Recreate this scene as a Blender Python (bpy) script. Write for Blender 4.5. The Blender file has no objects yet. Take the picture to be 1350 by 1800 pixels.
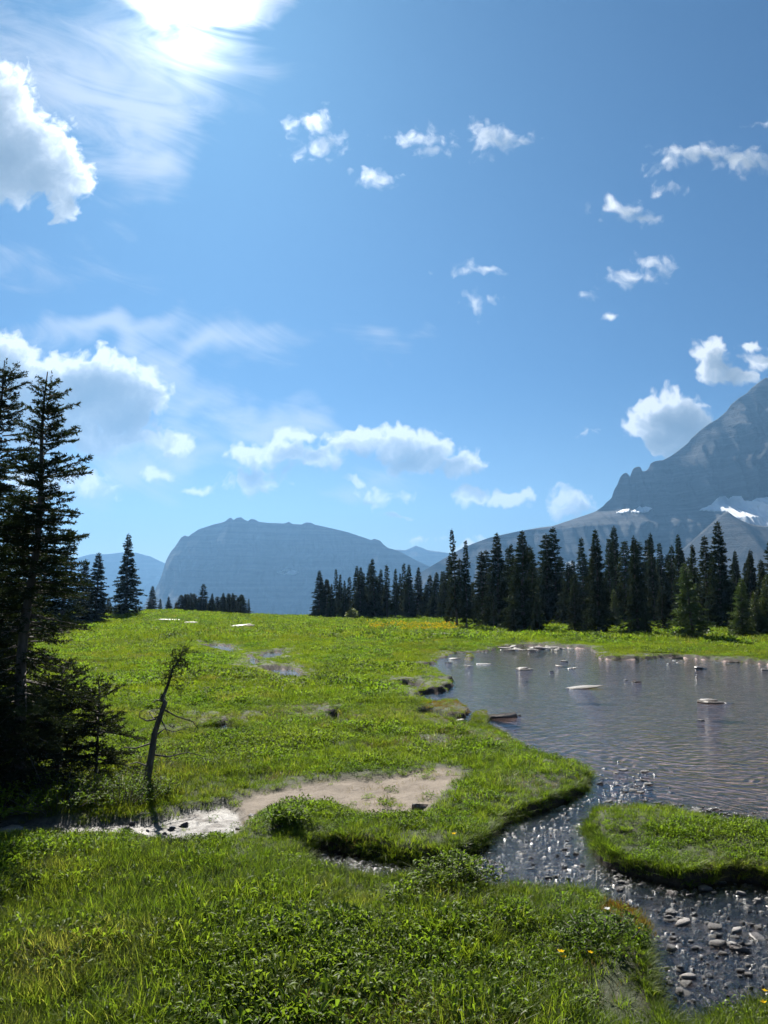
import bpy, math, random
import numpy as np
from mathutils import Vector
from mathutils.bvhtree import BVHTree

RAD = math.radians
scene = bpy.context.scene
COL = scene.collection

# ------------------------------------------------------------------ camera
CZ, FPX, HOR = 2.4, 1360.0, 1058.0
PITCH = math.atan((HOR - 900.0) / FPX)
cd = bpy.data.cameras.new('camera')
cam = bpy.data.objects.new('camera', cd)
COL.objects.link(cam)
cd.sensor_fit = 'VERTICAL'
cd.sensor_height = 36.0
cd.lens = 36.0 * FPX / 1800.0
cd.clip_start, cd.clip_end = 0.1, 60000.0
cam.location = (0, 0, CZ)
cam.rotation_euler = (math.pi / 2 + PITCH, 0, 0)
scene.camera = cam

# ------------------------------------------------------------------ light
SUN_EL, SUN_AZ = RAD(39.3), RAD(-15.0)          # azimuth from +Y towards +X
SUN = Vector((math.sin(SUN_AZ) * math.cos(SUN_EL), math.cos(SUN_AZ) * math.cos(SUN_EL), math.sin(SUN_EL)))
sl = bpy.data.lights.new('sun', 'SUN')
sl.energy, sl.angle, sl.color = 5.0, RAD(0.53), (1.0, 0.95, 0.86)
so = bpy.data.objects.new('sun', sl)
so.rotation_euler = SUN.to_track_quat('Z', 'Y').to_euler()
so.location = (-30, 100, 90)
COL.objects.link(so)
SKY_STRENGTH = 0.05
vs = scene.view_settings
vs.view_transform, vs.look, vs.exposure, vs.gamma, vs.use_curve_mapping = 'Standard', 'None', 1.38, 1.0, False
scene.display_settings.display_device = 'sRGB'
cy = scene.cycles
cy.use_denoising = True
cy.denoiser = 'OPENIMAGEDENOISE'
cy.max_bounces, cy.diffuse_bounces, cy.glossy_bounces = 4, 2, 2
cy.transmission_bounces, cy.transparent_max_bounces, cy.volume_bounces = 4, 8, 0
cy.sample_clamp_indirect, cy.sample_clamp_direct = 4.0, 12.0
cy.caustics_reflective = cy.caustics_refractive = False
cy.use_light_tree = True
cy.use_adaptive_sampling, cy.adaptive_threshold = True, 0.025


def ray(px, py):
    """world direction(s) of picture points"""
    px, py = np.asarray(px, float), np.asarray(py, float)
    a, b = (px - 675.0) / FPX, (900.0 - py) / FPX
    c, s = math.cos(PITCH), math.sin(PITCH)
    return np.stack([a, c - b * s, s + b * c + 0 * a], -1)


def onto(px, py, z=0.0):
    """point of the ground level z that the photograph shows there"""
    d = ray(px, py)
    t = (z - CZ) / np.minimum(d[..., 2], -1e-4)
    return d[..., 0] * t, d[..., 1] * t


class NB:
    """small node-tree builder"""
    def __init__(self, nt):
        self.nt = nt

    def n(self, typ, ins=None, **props):
        nd = self.nt.nodes.new(typ)
        for k, v in props.items():
            setattr(nd, k, v)
        for k, v in (ins or {}).items():
            self.put(nd.inputs[k], v)
        return nd

    def put(self, sock, v):
        if isinstance(v, bpy.types.NodeSocket):
            self.nt.links.new(v, sock)
        else:
            if sock.type == 'RGBA' and len(v) == 3:
                v = (*v, 1)
            sock.default_value = v

    def m(self, op, a, b=0.0, c=0.0, clamp=False):
        nd = self.nt.nodes.new('ShaderNodeMath')
        nd.operation, nd.use_clamp = op, clamp
        for s, v in zip(nd.inputs, (a, b, c)):
            self.put(s, v)
        return nd.outputs[0]

    def vm(self, op, a, b=(0, 0, 0)):
        nd = self.nt.nodes.new('ShaderNodeVectorMath')
        nd.operation = op
        self.put(nd.inputs[0], a)
        if op == 'SCALE':
            self.put(nd.inputs['Scale'], b)
        elif op != 'LENGTH':
            self.put(nd.inputs[1], b)
        return nd.outputs['Value'] if op in ('LENGTH', 'DOT_PRODUCT', 'DISTANCE') else nd.outputs[0]

    def mix(self, f, a, b, blend='MIX'):
        nd = self.nt.nodes.new('ShaderNodeMix')
        nd.data_type, nd.blend_type, nd.clamp_factor = 'RGBA', blend, True
        self.put(nd.inputs[0], f)
        self.put(nd.inputs[6], a)
        self.put(nd.inputs[7], b)
        return nd.outputs[2]

    def ss(self, x, lo, hi, a=0.0, b=1.0):
        nd = self.n('ShaderNodeMapRange', interpolation_type='SMOOTHSTEP')
        for s, v in zip(nd.inputs, (x, lo, hi, a, b)):
            self.put(s, v)
        return nd.outputs[0]

    def noise(self, vec, scale, detail=4.0, rough=0.55, dist=0.0, color=False, dim='3D'):
        nd = self.n('ShaderNodeTexNoise', {'Scale': scale, 'Detail': detail, 'Roughness': rough, 'Distortion': dist}, noise_dimensions=dim)
        if vec is not None:
            self.put(nd.inputs['Vector'], vec)
        return nd.outputs[1 if color else 0]

    def ramp(self, f, stops):
        nd = self.nt.nodes.new('ShaderNodeValToRGB')
        self.put(nd.inputs[0], f)
        e = nd.color_ramp.elements
        while len(e) < len(stops):
            e.new(0.5)
        for el, (p, c) in zip(e, stops):
            el.position, el.color = p, (*c, 1)
        return nd.outputs[0]


# ------------------------------------------------------------------ sky
CUMULUS = [  # picture x, y, half width, half height, weight
    (120, 758, 150, 36, 1.0), (50, 728, 120, 48, 1.25), (-10, 632, 95, 52, 1.3), (85, 668, 70, 48, 1.2), (165, 668, 92, 62, 1.5), (222, 702, 82, 66, 1.4), (100, 716, 110, 46, 1.2),
    (25, 690, 90, 50, 1.2), (225, 770, 62, 22, .8), (150, 775, 95, 24, .8), (304, 778, 40, 24, .95), (70, 770, 80, 32, .8),
    (285, 840, 32, 14, .5), (350, 858, 30, 11, .5), (150, 850, 60, 26, .45), (70, 850, 70, 28, .5),
    (-15, 190, 72, 84, 1.5), (30, 262, 86, 78, 1.6), (78, 292, 78, 56, 1.3), (112, 350, 28, 46, .9), (10, 320, 62, 46, 1.1), (140, 328, 34, 26, .8),
    (440, 800, 52, 26, .9), (500, 796, 60, 26, 1.), (560, 808, 58, 26, .9), (455, 845, 50, 26, .6), (440, 864, 40, 16, .55), (530, 770, 45, 20, .55),
    (640, 775, 66, 32, 1.1), (700, 778, 66, 34, 1.2), (750, 796, 60, 34, 1.1), (812, 816, 48, 28, 1.), (735, 815, 60, 20, .8),
    (830, 872, 42, 17, 1.), (880, 874, 50, 16, 1.), (920, 867, 26, 9, .7), (1003, 878, 34, 28, .8), (1022, 892, 34, 22, .7), (985, 893, 26, 14, .55),
    (630, 845, 24, 8, .6), (690, 907, 26, 7, .6), (675, 874, 44, 16, .4),
    (1168, 728, 62, 46, 1.4), (1192, 742, 68, 52, 1.5), (1140, 752, 46, 40, 1.2), (1180, 775, 60, 36, 1.2),
    (1248, 622, 38, 34, 1.1), (1250, 648, 44, 26, 1.), (1296, 660, 34, 18, .8), (1328, 610, 32, 11, .7), (1336, 635, 34, 18, .55),
    (556, 222, 36, 28, .62), (570, 248, 36, 28, .62), (540, 258, 28, 16, .45), (735, 243, 44, 20, .5), (760, 263, 32, 14, .5), (868, 240, 52, 26, .52), (880, 250, 32, 20, .5),
    (1095, 366, 48, 18, .75), (1125, 382, 34, 14, .6), (1110, 488, 56, 16, .72), (1150, 466, 42, 16, .62), (1070, 556, 16, 10, .7), (1034, 520, 16, 8, .5),
    (1225, 270, 70, 18, .72), (1310, 282, 60, 24, .72), (1346, 212, 26, 8, .6), (1175, 292, 40, 14, .45), (828, 530, 34, 18, .4), (658, 314, 30, 16, .38),
    (845, 476, 46, 10, .36), (1030, 760, 26, 9, .45), (1180, 332, 26, 10, .4), (728, 948, 32, 8, .5), (850, 965, 90, 18, .55), (310, 932, 26, 4, .4),
]
CIRRUS = [
    (335, -40, 150, 100, 1.9),     (150, 120, 210, 150, 1.0), (250, 200, 110, 150, 1.1), (275, 285, 80, 75, 1.0), (330, 90, 130, 90, .8), (60, 90, 120, 100, .6),
    (190, 580, 200, 40, 1.25), (370, 615, 170, 42, .9), (300, 665, 70, 80, .95), (460, 742, 160, 44, 1.05), (300, 795, 240, 50, .9), (180, 840, 190, 60, 1.0),
    (600, 860, 110, 24, .6), (500, 745, 90, 26, .7), (60, 470, 150, 34, .3), (330, 720, 120, 60, .8), (680, 570, 50, 24, .4),
]


REGIONS = [(-400, 215, 40, 440, 1.35, .6), (-400, 392, 540, 905, 1.35, .6), (392, 1064, 690, 990, 1.3, .6), (1064, 1800, 577, 940, 1.35, .6), (490, 1800, 150, 577, 1.1, 1.0)]   # clear-sky boxes round each cloud group


def uv(px, py):
    d = ray(px, py)
    return float(d[0] / d[1]), float(d[2] / d[1])


def field(b, p, blobs):
    """soft union of rounded masses; positive inside"""
    acc = None
    for (cx, cy_, rx, ry, w) in blobs:
        u, v = uv(cx, cy_)
        k = 1.0 + 0.55 * v * v
        t = b.vm('MULTIPLY', b.vm('SUBTRACT', p, (u, v, 0)), (FPX / rx / k, FPX / ry / k, 0))
        e = b.m('MULTIPLY_ADD', b.vm('LENGTH', t), -w, w)
        acc = e if acc is None else b.m('SMOOTH_MAX', acc, e, 0.22)
    return acc


def build_world():
    w = bpy.data.worlds.new('World')
    scene.world = w
    w.use_nodes = True
    nt = w.node_tree
    nt.nodes.clear()
    b = NB(nt)
    bg = lambda c: b.n('ShaderNodeBackground', {'Color': c, 'Strength': SKY_STRENGTH}).outputs[0]
    sky = b.n('ShaderNodeTexSky', sky_type='NISHITA', sun_disc=False, sun_elevation=SUN_EL, sun_rotation=SUN_AZ,
              altitude=1500.0, air_density=1.0, dust_density=1.7, ozone_density=4.0).outputs[0]
    d = b.n('ShaderNodeTexCoord').outputs['Generated']
    X, Y, Z = b.n('ShaderNodeSeparateXYZ', {0: d}).outputs
    sky = b.vm('MULTIPLY', sky, b.mix(b.ss(Z, -.02, .30), (.64, .70, .64), (.150, .312, .450)))
    yy = b.m('MAXIMUM', Y, 0.08)
    u, v = b.m('DIVIDE', X, yy), b.m('DIVIDE', Z, yy)
    p = b.n('ShaderNodeCombineXYZ', {0: u, 1: v}).outputs[0]
    sun_uv = (SUN.x / SUN.y, SUN.z / SUN.y, 0)
    cosg = b.m('MAXIMUM', b.vm('DOT_PRODUCT', d, tuple(SUN)), 0.0)
    # thin high cloud, streaked; it scatters strongly forward, so it glares near the sun
    st = b.vm('MULTIPLY', b.n('ShaderNodeVectorRotate', {'Vector': p, 'Angle': RAD(18)}, rotation_type='Z_AXIS').outputs[0], (.55, 2.0, 1.0))
    cn = b.noise(st, 9, 6, .62, .6, dim='2D')
    wob = b.vm('SCALE', b.vm('SUBTRACT', b.noise(p, 9, 2, .6, color=True, dim='2D'), (.5, .5, .5)), .12)
    ci = b.m('ADD', field(b, b.vm('ADD', p, wob), CIRRUS), b.m('MULTIPLY', b.m('SUBTRACT', cn, .52), 1.7))
    ca = b.m('MULTIPLY', b.ss(ci, -0.15, 1.05), .72)
    cig = b.m('ADD', b.m('MULTIPLY_ADD', b.m('POWER', cosg, 60.0), 2.0, 5.6), b.m('MULTIPLY', b.m('POWER', cosg, 900.0), 40.0))
    base = b.mix(ca, sky, b.vm('SCALE', (.93, .97, 1.05), cig))
    sh = bg(base)
    for (x0, x1, y0, y1, firm, soft) in REGIONS:
        blobs = [q for q in CUMULUS if x0 <= q[0] < x1 and y0 <= q[1] < y1]
        (u0, v1), (u1, v0) = uv(x0, y0), uv(x1, y1)
        inb = b.m('MULTIPLY', b.m('MULTIPLY', b.m('GREATER_THAN', u, u0), b.m('LESS_THAN', u, u1)), b.m('MULTIPLY', b.m('GREATER_THAN', v, v0), b.m('LESS_THAN', v, v1)))
        warp = b.vm('SCALE', b.vm('SUBTRACT', b.noise(p, 17, 3, .6, color=True, dim='2D'), (.5, .5, .5)), .034)

        def density(pp, fine):
            q = b.vm('ADD', pp, warp)
            n1 = b.m('MULTIPLY', b.m('SUBTRACT', b.noise(q, 34, 6 if fine else 3, .6, dim='2D'), .5), 1.35)
            t = b.m('MULTIPLY_ADD', field(b, q, blobs), firm, n1)
            if fine:
                vo = b.n('ShaderNodeTexVoronoi', {'Vector': q, 'Scale': 44.0, 'Detail': 1.0, 'Roughness': .5}, feature='F1', voronoi_dimensions='2D')
                t = b.m('MULTIPLY_ADD', b.m('SUBTRACT', .72, vo.outputs['Distance']), .6, t)
            return t
        dens = density(p, True)
        step = b.vm('SCALE', b.vm('NORMALIZE', b.vm('SUBTRACT', sun_uv, p)), 0.027)
        dens2 = density(b.vm('ADD', p, step), False)
        alpha = b.ss(dens, 0.0, soft)
        lit = b.m('EXPONENT', b.m('MULTIPLY', b.m('MAXIMUM', b.m('MULTIPLY_ADD', dens, .30, b.m('MULTIPLY', dens2, .95)), 0.0), -1.55))
        gain = b.m('MULTIPLY_ADD', b.m('POWER', cosg, 40.0), 1.0, 1.0)
        lum = b.m('MULTIPLY', b.m('MULTIPLY_ADD', lit, 6.6, 1.6), gain)
        cc = b.vm('SCALE', b.mix(b.m('POWER', lit, .6), (.74, .90, 1.10), (1.0, 1.0, .985)), lum)
        sh = b.n('ShaderNodeMixShader', {0: inb, 1: sh, 2: bg(b.mix(alpha, base, cc))}).outputs[0]
    # the same kind of sky outside the picture: scattered clouds on a level sheet
    zz = b.m('ADD', b.m('MAXIMUM', Z, 0.02), 0.10)
    q = b.n('ShaderNodeCombineXYZ', {0: b.m('DIVIDE', X, zz), 1: b.m('DIVIDE', Y, zz)}).outputs[0]
    oa = b.m('MULTIPLY', b.ss(b.noise(q, 1.3, 5, .6, dim='2D'), .56, .68), b.ss(Z, 0.0, .06))
    out = b.m('MAXIMUM', b.m('MAXIMUM', b.ss(b.m('ABSOLUTE', u), .58, .75), b.ss(v, 1.0, 1.3)), b.ss(Y, .25, .1))
    sh = b.n('ShaderNodeMixShader', {0: out, 1: sh, 2: bg(b.mix(oa, sky, (6.4, 6.8, 7.2)))}).outputs[0]
    b.n('ShaderNodeOutputWorld', {0: sh})
    w.cycles.sampling_method = 'MANUAL'
    w.cycles.sample_map_resolution = 512


build_world()

# ------------------------------------------------------------------ numpy noise
def _hash(ix, iy, iz, seed):
    h = (ix.astype(np.int64) * 374761393 + iy.astype(np.int64) * 668265263 + iz.astype(np.int64) * 2147483647 + seed * 974634777) & 0xffffffff
    h = ((h ^ (h >> 13)) * 1274126177) & 0xffffffff
    h = ((h ^ (h >> 16)) * 2246822519) & 0xffffffff
    return ((h ^ (h >> 15)) & 0xffffff) / float(0xffffff)


def vnoise(x, y, seed=0):
    ix, iy = np.floor(x), np.floor(y)
    fx, fy = x - ix, y - iy
    fx, fy = fx * fx * fx * (fx * (fx * 6 - 15) + 10), fy * fy * fy * (fy * (fy * 6 - 15) + 10)
    z = np.zeros_like(ix)
    a, b_, c, d = (_hash(ix + i, iy + j, z, seed) for i, j in ((0, 0), (1, 0), (0, 1), (1, 1)))
    return (a * (1 - fx) + b_ * fx) * (1 - fy) + (c * (1 - fx) + d * fx) * fy


def fbm(x, y, octv=4, seed=0, gain=0.5):
    s, a, t = 0.0, 1.0, 0.0
    for o in range(octv):
        s = s + a * (vnoise(x * 2 ** o + 17.3 * o, y * 2 ** o - 9.1 * o, seed + o) - 0.5)
        t += a
        a *= gain
    return s / t


def sstep(x, a, b):
    t = np.clip((x - a) / (b - a), 0, 1)
    return t * t * (3 - 2 * t)


# ------------------------------------------------------------------ mesh helpers
def mesh_np(name, V, F, mat=None, smooth=False, attrs=None):
    V, F = np.asarray(V, np.float32), np.asarray(F, np.int32)
    me = bpy.data.meshes.new(name)
    k = F.shape[1]
    me.vertices.add(len(V))
    me.vertices.foreach_set('co', V.ravel())
    me.loops.add(F.size)
    me.loops.foreach_set('vertex_index', F.ravel())
    me.polygons.add(len(F))
    me.polygons.foreach_set('loop_start', np.arange(0, F.size, k, dtype=np.int32))
    try:
        me.polygons.foreach_set('loop_total', np.full(len(F), k, np.int32))
    except Exception:
        pass
    if smooth:
        me.polygons.foreach_set('use_smooth', np.ones(len(F), bool))
    for an, av in (attrs or {}).items():
        at = me.attributes.new(an, 'FLOAT', 'POINT')
        at.data.foreach_set('value', np.asarray(av, np.float32))
    me.update(calc_edges=True)
    me.validate()
    if mat:
        me.materials.append(mat)
    return me


def link(name, data, parent=None, loc=(0, 0, 0), **props):
    o = bpy.data.objects.new(name, data)
    COL.objects.link(o)
    o.location = loc
    if parent:
        o.parent = parent
    for k, v in props.items():
        o[k] = v
    return o


class Geo:
    def __init__(self):
        self.V, self.F, self.n = [], [], 0

    def add(self, V, F):
        V = np.asarray(V, float)
        self.V.append(V)
        self.F.append(np.asarray(F, int) + self.n)
        self.n += len(V)

    def tris(self, T):                       # (m,3,3)
        T = np.asarray(T, float)
        if len(T):
            self.add(T.reshape(-1, 3), np.arange(len(T) * 3).reshape(-1, 3))

    def tube(self, P, r, n=6):
        P, r = np.asarray(P, float), np.broadcast_to(np.asarray(r, float), (len(P),))
        T = np.gradient(P, axis=0)
        T /= np.linalg.norm(T, axis=1)[:, None] + 1e-9
        ref = np.array([0.31, 0.95, 0.05]) if abs(T[0][2]) > .6 else np.array([0.05, 0.1, 0.99])
        A = np.cross(T, ref)
        A /= np.linalg.norm(A, axis=1)[:, None] + 1e-9
        B = np.cross(T, A)
        a = np.linspace(0, 2 * np.pi, n, endpoint=False)
        V = (P[:, None] + r[:, None, None] * (np.cos(a)[None, :, None] * A[:, None] + np.sin(a)[None, :, None] * B[:, None])).reshape(-1, 3)
        i, j = np.meshgrid(np.arange(len(P) - 1), np.arange(n), indexing='ij')
        q = np.stack([i * n + j, i * n + (j + 1) % n, (i + 1) * n + (j + 1) % n, (i + 1) * n + j], -1).reshape(-1, 4)
        F = np.concatenate([q[:, [0, 1, 2]], q[:, [0, 2, 3]]])
        e = len(P) - 1
        cap = np.array([[e * n, e * n + k, e * n + k + 1] for k in range(1, n - 1)])
        self.add(V, np.concatenate([F, cap]))

    def mesh(self, name, mat, smooth=False):
        return mesh_np(name, np.concatenate(self.V), np.concatenate(self.F), mat, smooth)


WZ = -0.15                                            # water level

# ------------------------------------------------------------------ materials
def material(name):
    m = bpy.data.materials.new(name)
    m.use_nodes = True
    m.node_tree.nodes.clear()
    return m, NB(m.node_tree)


def leaf_material(name, dark, light, dry, trans=.45, gloss=.05, big=.35, rough=.35, dryamt=.25):
    m, b = material(name)
    geo = b.n('ShaderNodeNewGeometry')
    oi = b.n('ShaderNodeObjectInfo')
    pos = geo.outputs['Position']
    f = b.ss(b.noise(pos, big, 4, .6), .36, .64)
    f = b.m('ADD', b.m('MULTIPLY', f, .55), b.m('MULTIPLY', oi.outputs['Random'], .45))
    c = b.mix(f, dark, light)
    dn = b.ss(b.noise(b.vm('ADD', pos, (31, 7, 3)), big * 1.7, 3, .6), .52, .72)
    rp = geo.outputs['Random Per Island']
    c = b.mix(b.m('MULTIPLY', b.m('MULTIPLY', dn, rp), dryamt * 3.0), c, dry)
    c = b.mix(b.m('MULTIPLY', b.ss(rp, .9, .97), dryamt * 1.6), c, dry)
    pt = b.ss(b.noise(b.vm('MULTIPLY', b.vm('ADD', pos, (5, 50, 0)), (1, .6, 1)), big * .35, 4, .65), .42, .58)
    c = b.mix(b.m('MULTIPLY', pt, .6), c, b.vm('MULTIPLY', c, (.92, .74, 1.0)))
    c = b.vm('SCALE', c, b.m('MULTIPLY_ADD', rp, .7, .65))
    dif = b.n('ShaderNodeBsdfDiffuse', {'Color': c})
    tr = b.n('ShaderNodeBsdfTranslucent', {'Color': b.vm('MULTIPLY', c, (1.42, 1.52, .62))})
    mx = b.n('ShaderNodeMixShader', {0: trans, 1: dif.outputs[0], 2: tr.outputs[0]})
    gl = b.n('ShaderNodeBsdfGlossy', {'Color': (.9, .95, .9, 1), 'Roughness': rough})
    mx2 = b.n('ShaderNodeMixShader', {0: gloss, 1: mx.outputs[0], 2: gl.outputs[0]})
    b.n('ShaderNodeOutputMaterial', {0: mx2.outputs[0]})
    return m


M_GRASS = leaf_material('grass_blades', (.066, .115, .014), (.150, .200, .020), (.24, .20, .085), .62, .012, .30, .42)
M_HERB = leaf_material('meadow_leaves', (.066, .125, .016), (.140, .205, .022), (.15, .16, .05), .62, .010, .5, .42, .1)
M_DRY = leaf_material('dry_grass', (.16, .125, .06), (.22, .18, .09), (.3, .25, .15), .35, .04, .5)
M_MOSS = leaf_material('ochre_moss', (.15, .10, .02), (.24, .16, .03), (.12, .13, .03), .35, .02, 2.0)
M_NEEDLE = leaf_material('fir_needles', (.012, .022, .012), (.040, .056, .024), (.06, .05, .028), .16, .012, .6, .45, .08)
M_NEEDLE_LIT = leaf_material('sunlit_young_fir_needles', (.045, .075, .022), (.07, .10, .03), (.08, .08, .03), .3, .03, .6, .4, .08)  # lit copy of the fir needles: sunlight put into a lighter green
M_BUSH = leaf_material('bush_leaves', (.07, .11, .018), (.15, .19, .03), (.2, .2, .06), .45, .04, 1.2)


def bark_material(name, c1, c2, sc=14.):
    m, b = material(name)
    tc = b.n('ShaderNodeTexCoord').outputs['Object']
    n = b.noise(b.vm('MULTIPLY', tc, (1, 1, .25)), sc, 6, .65)
    c = b.mix(b.ss(n, .35, .7), c1, c2)
    bp = b.n('ShaderNodeBump', {'Strength': .6, 'Distance': .02, 'Height': n})
    p = b.n('ShaderNodeBsdfPrincipled', {'Base Color': c, 'Roughness': .9, 'Normal': bp.outputs[0]})
    b.n('ShaderNodeOutputMaterial', {0: p.outputs[0]})
    return m


M_BARK = bark_material('fir_bark', (.06, .048, .04), (.15, .13, .115))
M_DEADWOOD = bark_material('weathered_wood', (.06, .05, .043), (.17, .15, .13), 20)


def rock_material(name, c1, c2, c3, sc=3.0, rough=.75, wet=0.0):
    m, b = material(name)
    tc = b.n('ShaderNodeTexCoord').outputs['Object']
    oi = b.n('ShaderNodeObjectInfo').outputs['Random']
    n = b.noise(b.vm('MULTIPLY', b.vm('ADD', tc, b.vm('SCALE', (9, 5, 7), oi)), (1, 1, 2.5)), sc, 7, .65)
    c = b.mix(b.ss(n, .35, .65), c1, c2)
    c = b.mix(b.m('MULTIPLY', oi, .7), c, c3)
    wz = b.n('ShaderNodeSeparateXYZ', {0: b.n('ShaderNodeNewGeometry').outputs['Position']}).outputs[2]
    c = b.vm('SCALE', c, b.ss(b.m('ADD', wz, b.m('MULTIPLY', n, .03)), WZ + .012, WZ + .045, .35, 1.0))    # dark where the water wets it
    bp = b.n('ShaderNodeBump', {'Strength': .7, 'Distance': .03, 'Height': b.noise(tc, sc * 5, 6, .65)})
    p = b.n('ShaderNodeBsdfPrincipled', {'Base Color': c, 'Roughness': rough, 'Normal': bp.outputs[0]})
    b.n('ShaderNodeOutputMaterial', {0: p.outputs[0]})
    return m


M_STONE = rock_material('grey_shale', (.075, .07, .066), (.155, .145, .136), (.12, .10, .09), 2.5, .6)
M_WET = rock_material('wet_dark_shale', (.045, .045, .05), (.12, .115, .115), (.10, .075, .065), 2.5, .28)
M_PALE = rock_material('pale_stone', (.24, .22, .205), (.37, .345, .325), (.30, .265, .24), 2.0, .6)  # the palest of the stone base colours


def plain_material(name, col, rough=.6, trans=.3):
    m, b = material(name)
    d = b.n('ShaderNodeBsdfDiffuse', {'Color': col})
    t = b.n('ShaderNodeBsdfTranslucent', {'Color': col})
    b.n('ShaderNodeOutputMaterial', {0: b.n('ShaderNodeMixShader', {0: trans, 1: d.outputs[0], 2: t.outputs[0]}).outputs[0]})
    return m


M_YELLOW = plain_material('yellow_petals', (.72, .48, .02))
M_WHITE = plain_material('white_petals', (.75, .75, .72))
M_STEM = plain_material('flower_stem', (.06, .11, .02))

# ------------------------------------------------------------------ shapes of the ground, traced on the meadow level
WATER_PX = [  # pond, its outlet and the shallow stream, clockwise from the far shore
    (786, 1150), (800, 1143), (850, 1141), (868, 1138), (880, 1134), (930, 1131), (990, 1134), (1035, 1136), (1046, 1144), (1052, 1152), (1080, 1154), (1130, 1154), (1160, 1151),
    (1195, 1150), (1250, 1155), (1300, 1158), (1360, 1163), (1480, 1172), (1640, 1200), (1800, 1270), (1900, 1400), (1760, 1470), (1700, 1560), (1640, 1680), (1500, 1690),
    (1420, 1720), (1352, 1738), (1310, 1748), (1270, 1762), (1240, 1776), (1225, 1790), (1196, 1794), (1172, 1765), (1160, 1730), (1150, 1690), (1130, 1660), (1140, 1628), (1150, 1612), (1138, 1600),
    (1095, 1584), (1060, 1566), (1020, 1556), (985, 1552), (940, 1556), (880, 1558), (845, 1560), (815, 1556), (760, 1546), (700, 1538), (640, 1528), (590, 1516), (552, 1500),
    (560, 1468), (600, 1472), (660, 1482), (720, 1492), (780, 1494), (824, 1480), (848, 1464), (866, 1442), (890, 1426), (940, 1408), (992, 1390), (1024, 1368), (1042, 1350),
    (1036, 1338), (1000, 1326), (955, 1317), (915, 1302), (890, 1286), (868, 1276), (836, 1272), (800, 1266), (765, 1258), (742, 1252), (750, 1246), (790, 1252), (820, 1250), (830, 1240),
    (812, 1228), (780, 1226), (758, 1228), (747, 1218), (744, 1210), (760, 1207), (785, 1206), (799, 1197), (796, 1188), (775, 1180), (758, 1172), (745, 1164), (765, 1160), (772, 1152),
]
ISLANDS_PX = [
    [(1024, 1430), (1048, 1417), (1085, 1409), (1140, 1409), (1190, 1412), (1225, 1422), (1270, 1432), (1340, 1438), (1450, 1446), (1560, 1462), (1580, 1500), (1480, 1530), (1350, 1526),
     (1290, 1520), (1240, 1526), (1200, 1530), (1150, 1520), (1090, 1506), (1056, 1494), (1038, 1474), (1034, 1450)],
    [(826, 1262), (832, 1246), (850, 1243), (862, 1254), (852, 1268)],
    [(814, 1153), (818, 1148), (830, 1148), (835, 1154), (826, 1157)],
]
POOLS_PX = [
    [(362, 1134), (380, 1131), (398, 1133), (410, 1141), (400, 1143), (380, 1139)],
    [(436, 1152), (444, 1150), (452, 1166), (446, 1168)],
    [(460, 1150), (470, 1144), (492, 1143), (490, 1150), (474, 1154)],
    [(470, 1174), (490, 1170), (515, 1173), (526, 1182), (508, 1186), (490, 1178)],
    [(340, 1277), (372, 1268), (396, 1260), (402, 1272), (388, 1278)],
    [(704, 1199), (716, 1196), (738, 1199), (742, 1206), (722, 1205)],
    [(582, 1252), (592, 1248), (596, 1258), (588, 1264)],
]
DIRT_PX = [(400, 1408), (440, 1388), (520, 1374), (600, 1362), (680, 1355), (740, 1346), (795, 1346), (822, 1360), (805, 1384), (770, 1404), (748, 1424), (700, 1432), (640, 1424), (560, 1410), (500, 1412), (450, 1440), (420, 1466), (380, 1458), (375, 1425)]
MUD_PX = [(-200, 1432), (-60, 1430), (60, 1428), (180, 1432), (270, 1432), (330, 1412), (400, 1400), (430, 1420), (425, 1452), (395, 1468), (330, 1466), (270, 1470), (200, 1462), (90, 1462), (-40, 1470), (-200, 1490)]


def poly(px):
    a = np.array(px, float)
    x, y = onto(a[:, 0], a[:, 1])
    return np.stack([x, y], 1)


def inside(P, x, y):
    r = np.zeros(x.shape, bool)
    j = len(P) - 1
    for i in range(len(P)):
        (xi, yi), (xj, yj) = P[i], P[j]
        if yi != yj:
            r ^= ((yi > y) != (yj > y)) & (x < (xj - xi) * (y - yi) / (yj - yi) + xi)
        j = i
    return r


def edge_dist(P, x, y):
    d = np.full(x.shape, 1e9)
    for i in range(len(P)):
        a, b_ = P[i - 1], P[i]
        e = b_ - a
        t = np.clip(((x - a[0]) * e[0] + (y - a[1]) * e[1]) / (e @ e + 1e-12), 0, 1)
        d = np.minimum(d, (x - a[0] - t * e[0]) ** 2 + (y - a[1] - t * e[1]) ** 2)
    return np.sqrt(d)


def swell(P, k):
    c = P.mean(0)
    return c + (P - c) * k


P_WATER, P_ISL, P_POOL = poly(WATER_PX), [poly(p) for p in ISLANDS_PX], [swell(poly(p), 1.35) for p in POOLS_PX]
P_DIRT, P_MUD = poly(DIRT_PX), poly(MUD_PX)


def shore(x, y):
    """metres to the water's edge, positive on land"""
    s = np.full(x.shape, 30.0)
    r = np.hypot(x, y)
    k = (r < 75) & (np.abs(x) < 60) & (y > 1)
    X, Y = x[k], y[k]
    inw = inside(P_WATER, X, Y)
    d = edge_dist(P_WATER, X, Y)
    for P in P_ISL:
        inw &= ~inside(P, X, Y)
        d = np.minimum(d, edge_dist(P, X, Y))
    for P in P_POOL:
        inw |= inside(P, X, Y)
        d = np.minimum(d, edge_dist(P, X, Y))
    v = np.where(inw, -d, d)
    v = v + (0.13 * fbm(X * 2.2, Y * 2.2, 3, 5) + 0.10 * fbm(X * .7, Y * .7, 2, 9)) * np.clip(R2(X, Y) / 9, .7, 2.0)
    s[k] = v
    return s


def R2(x, y):
    return np.hypot(x, y)


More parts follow.
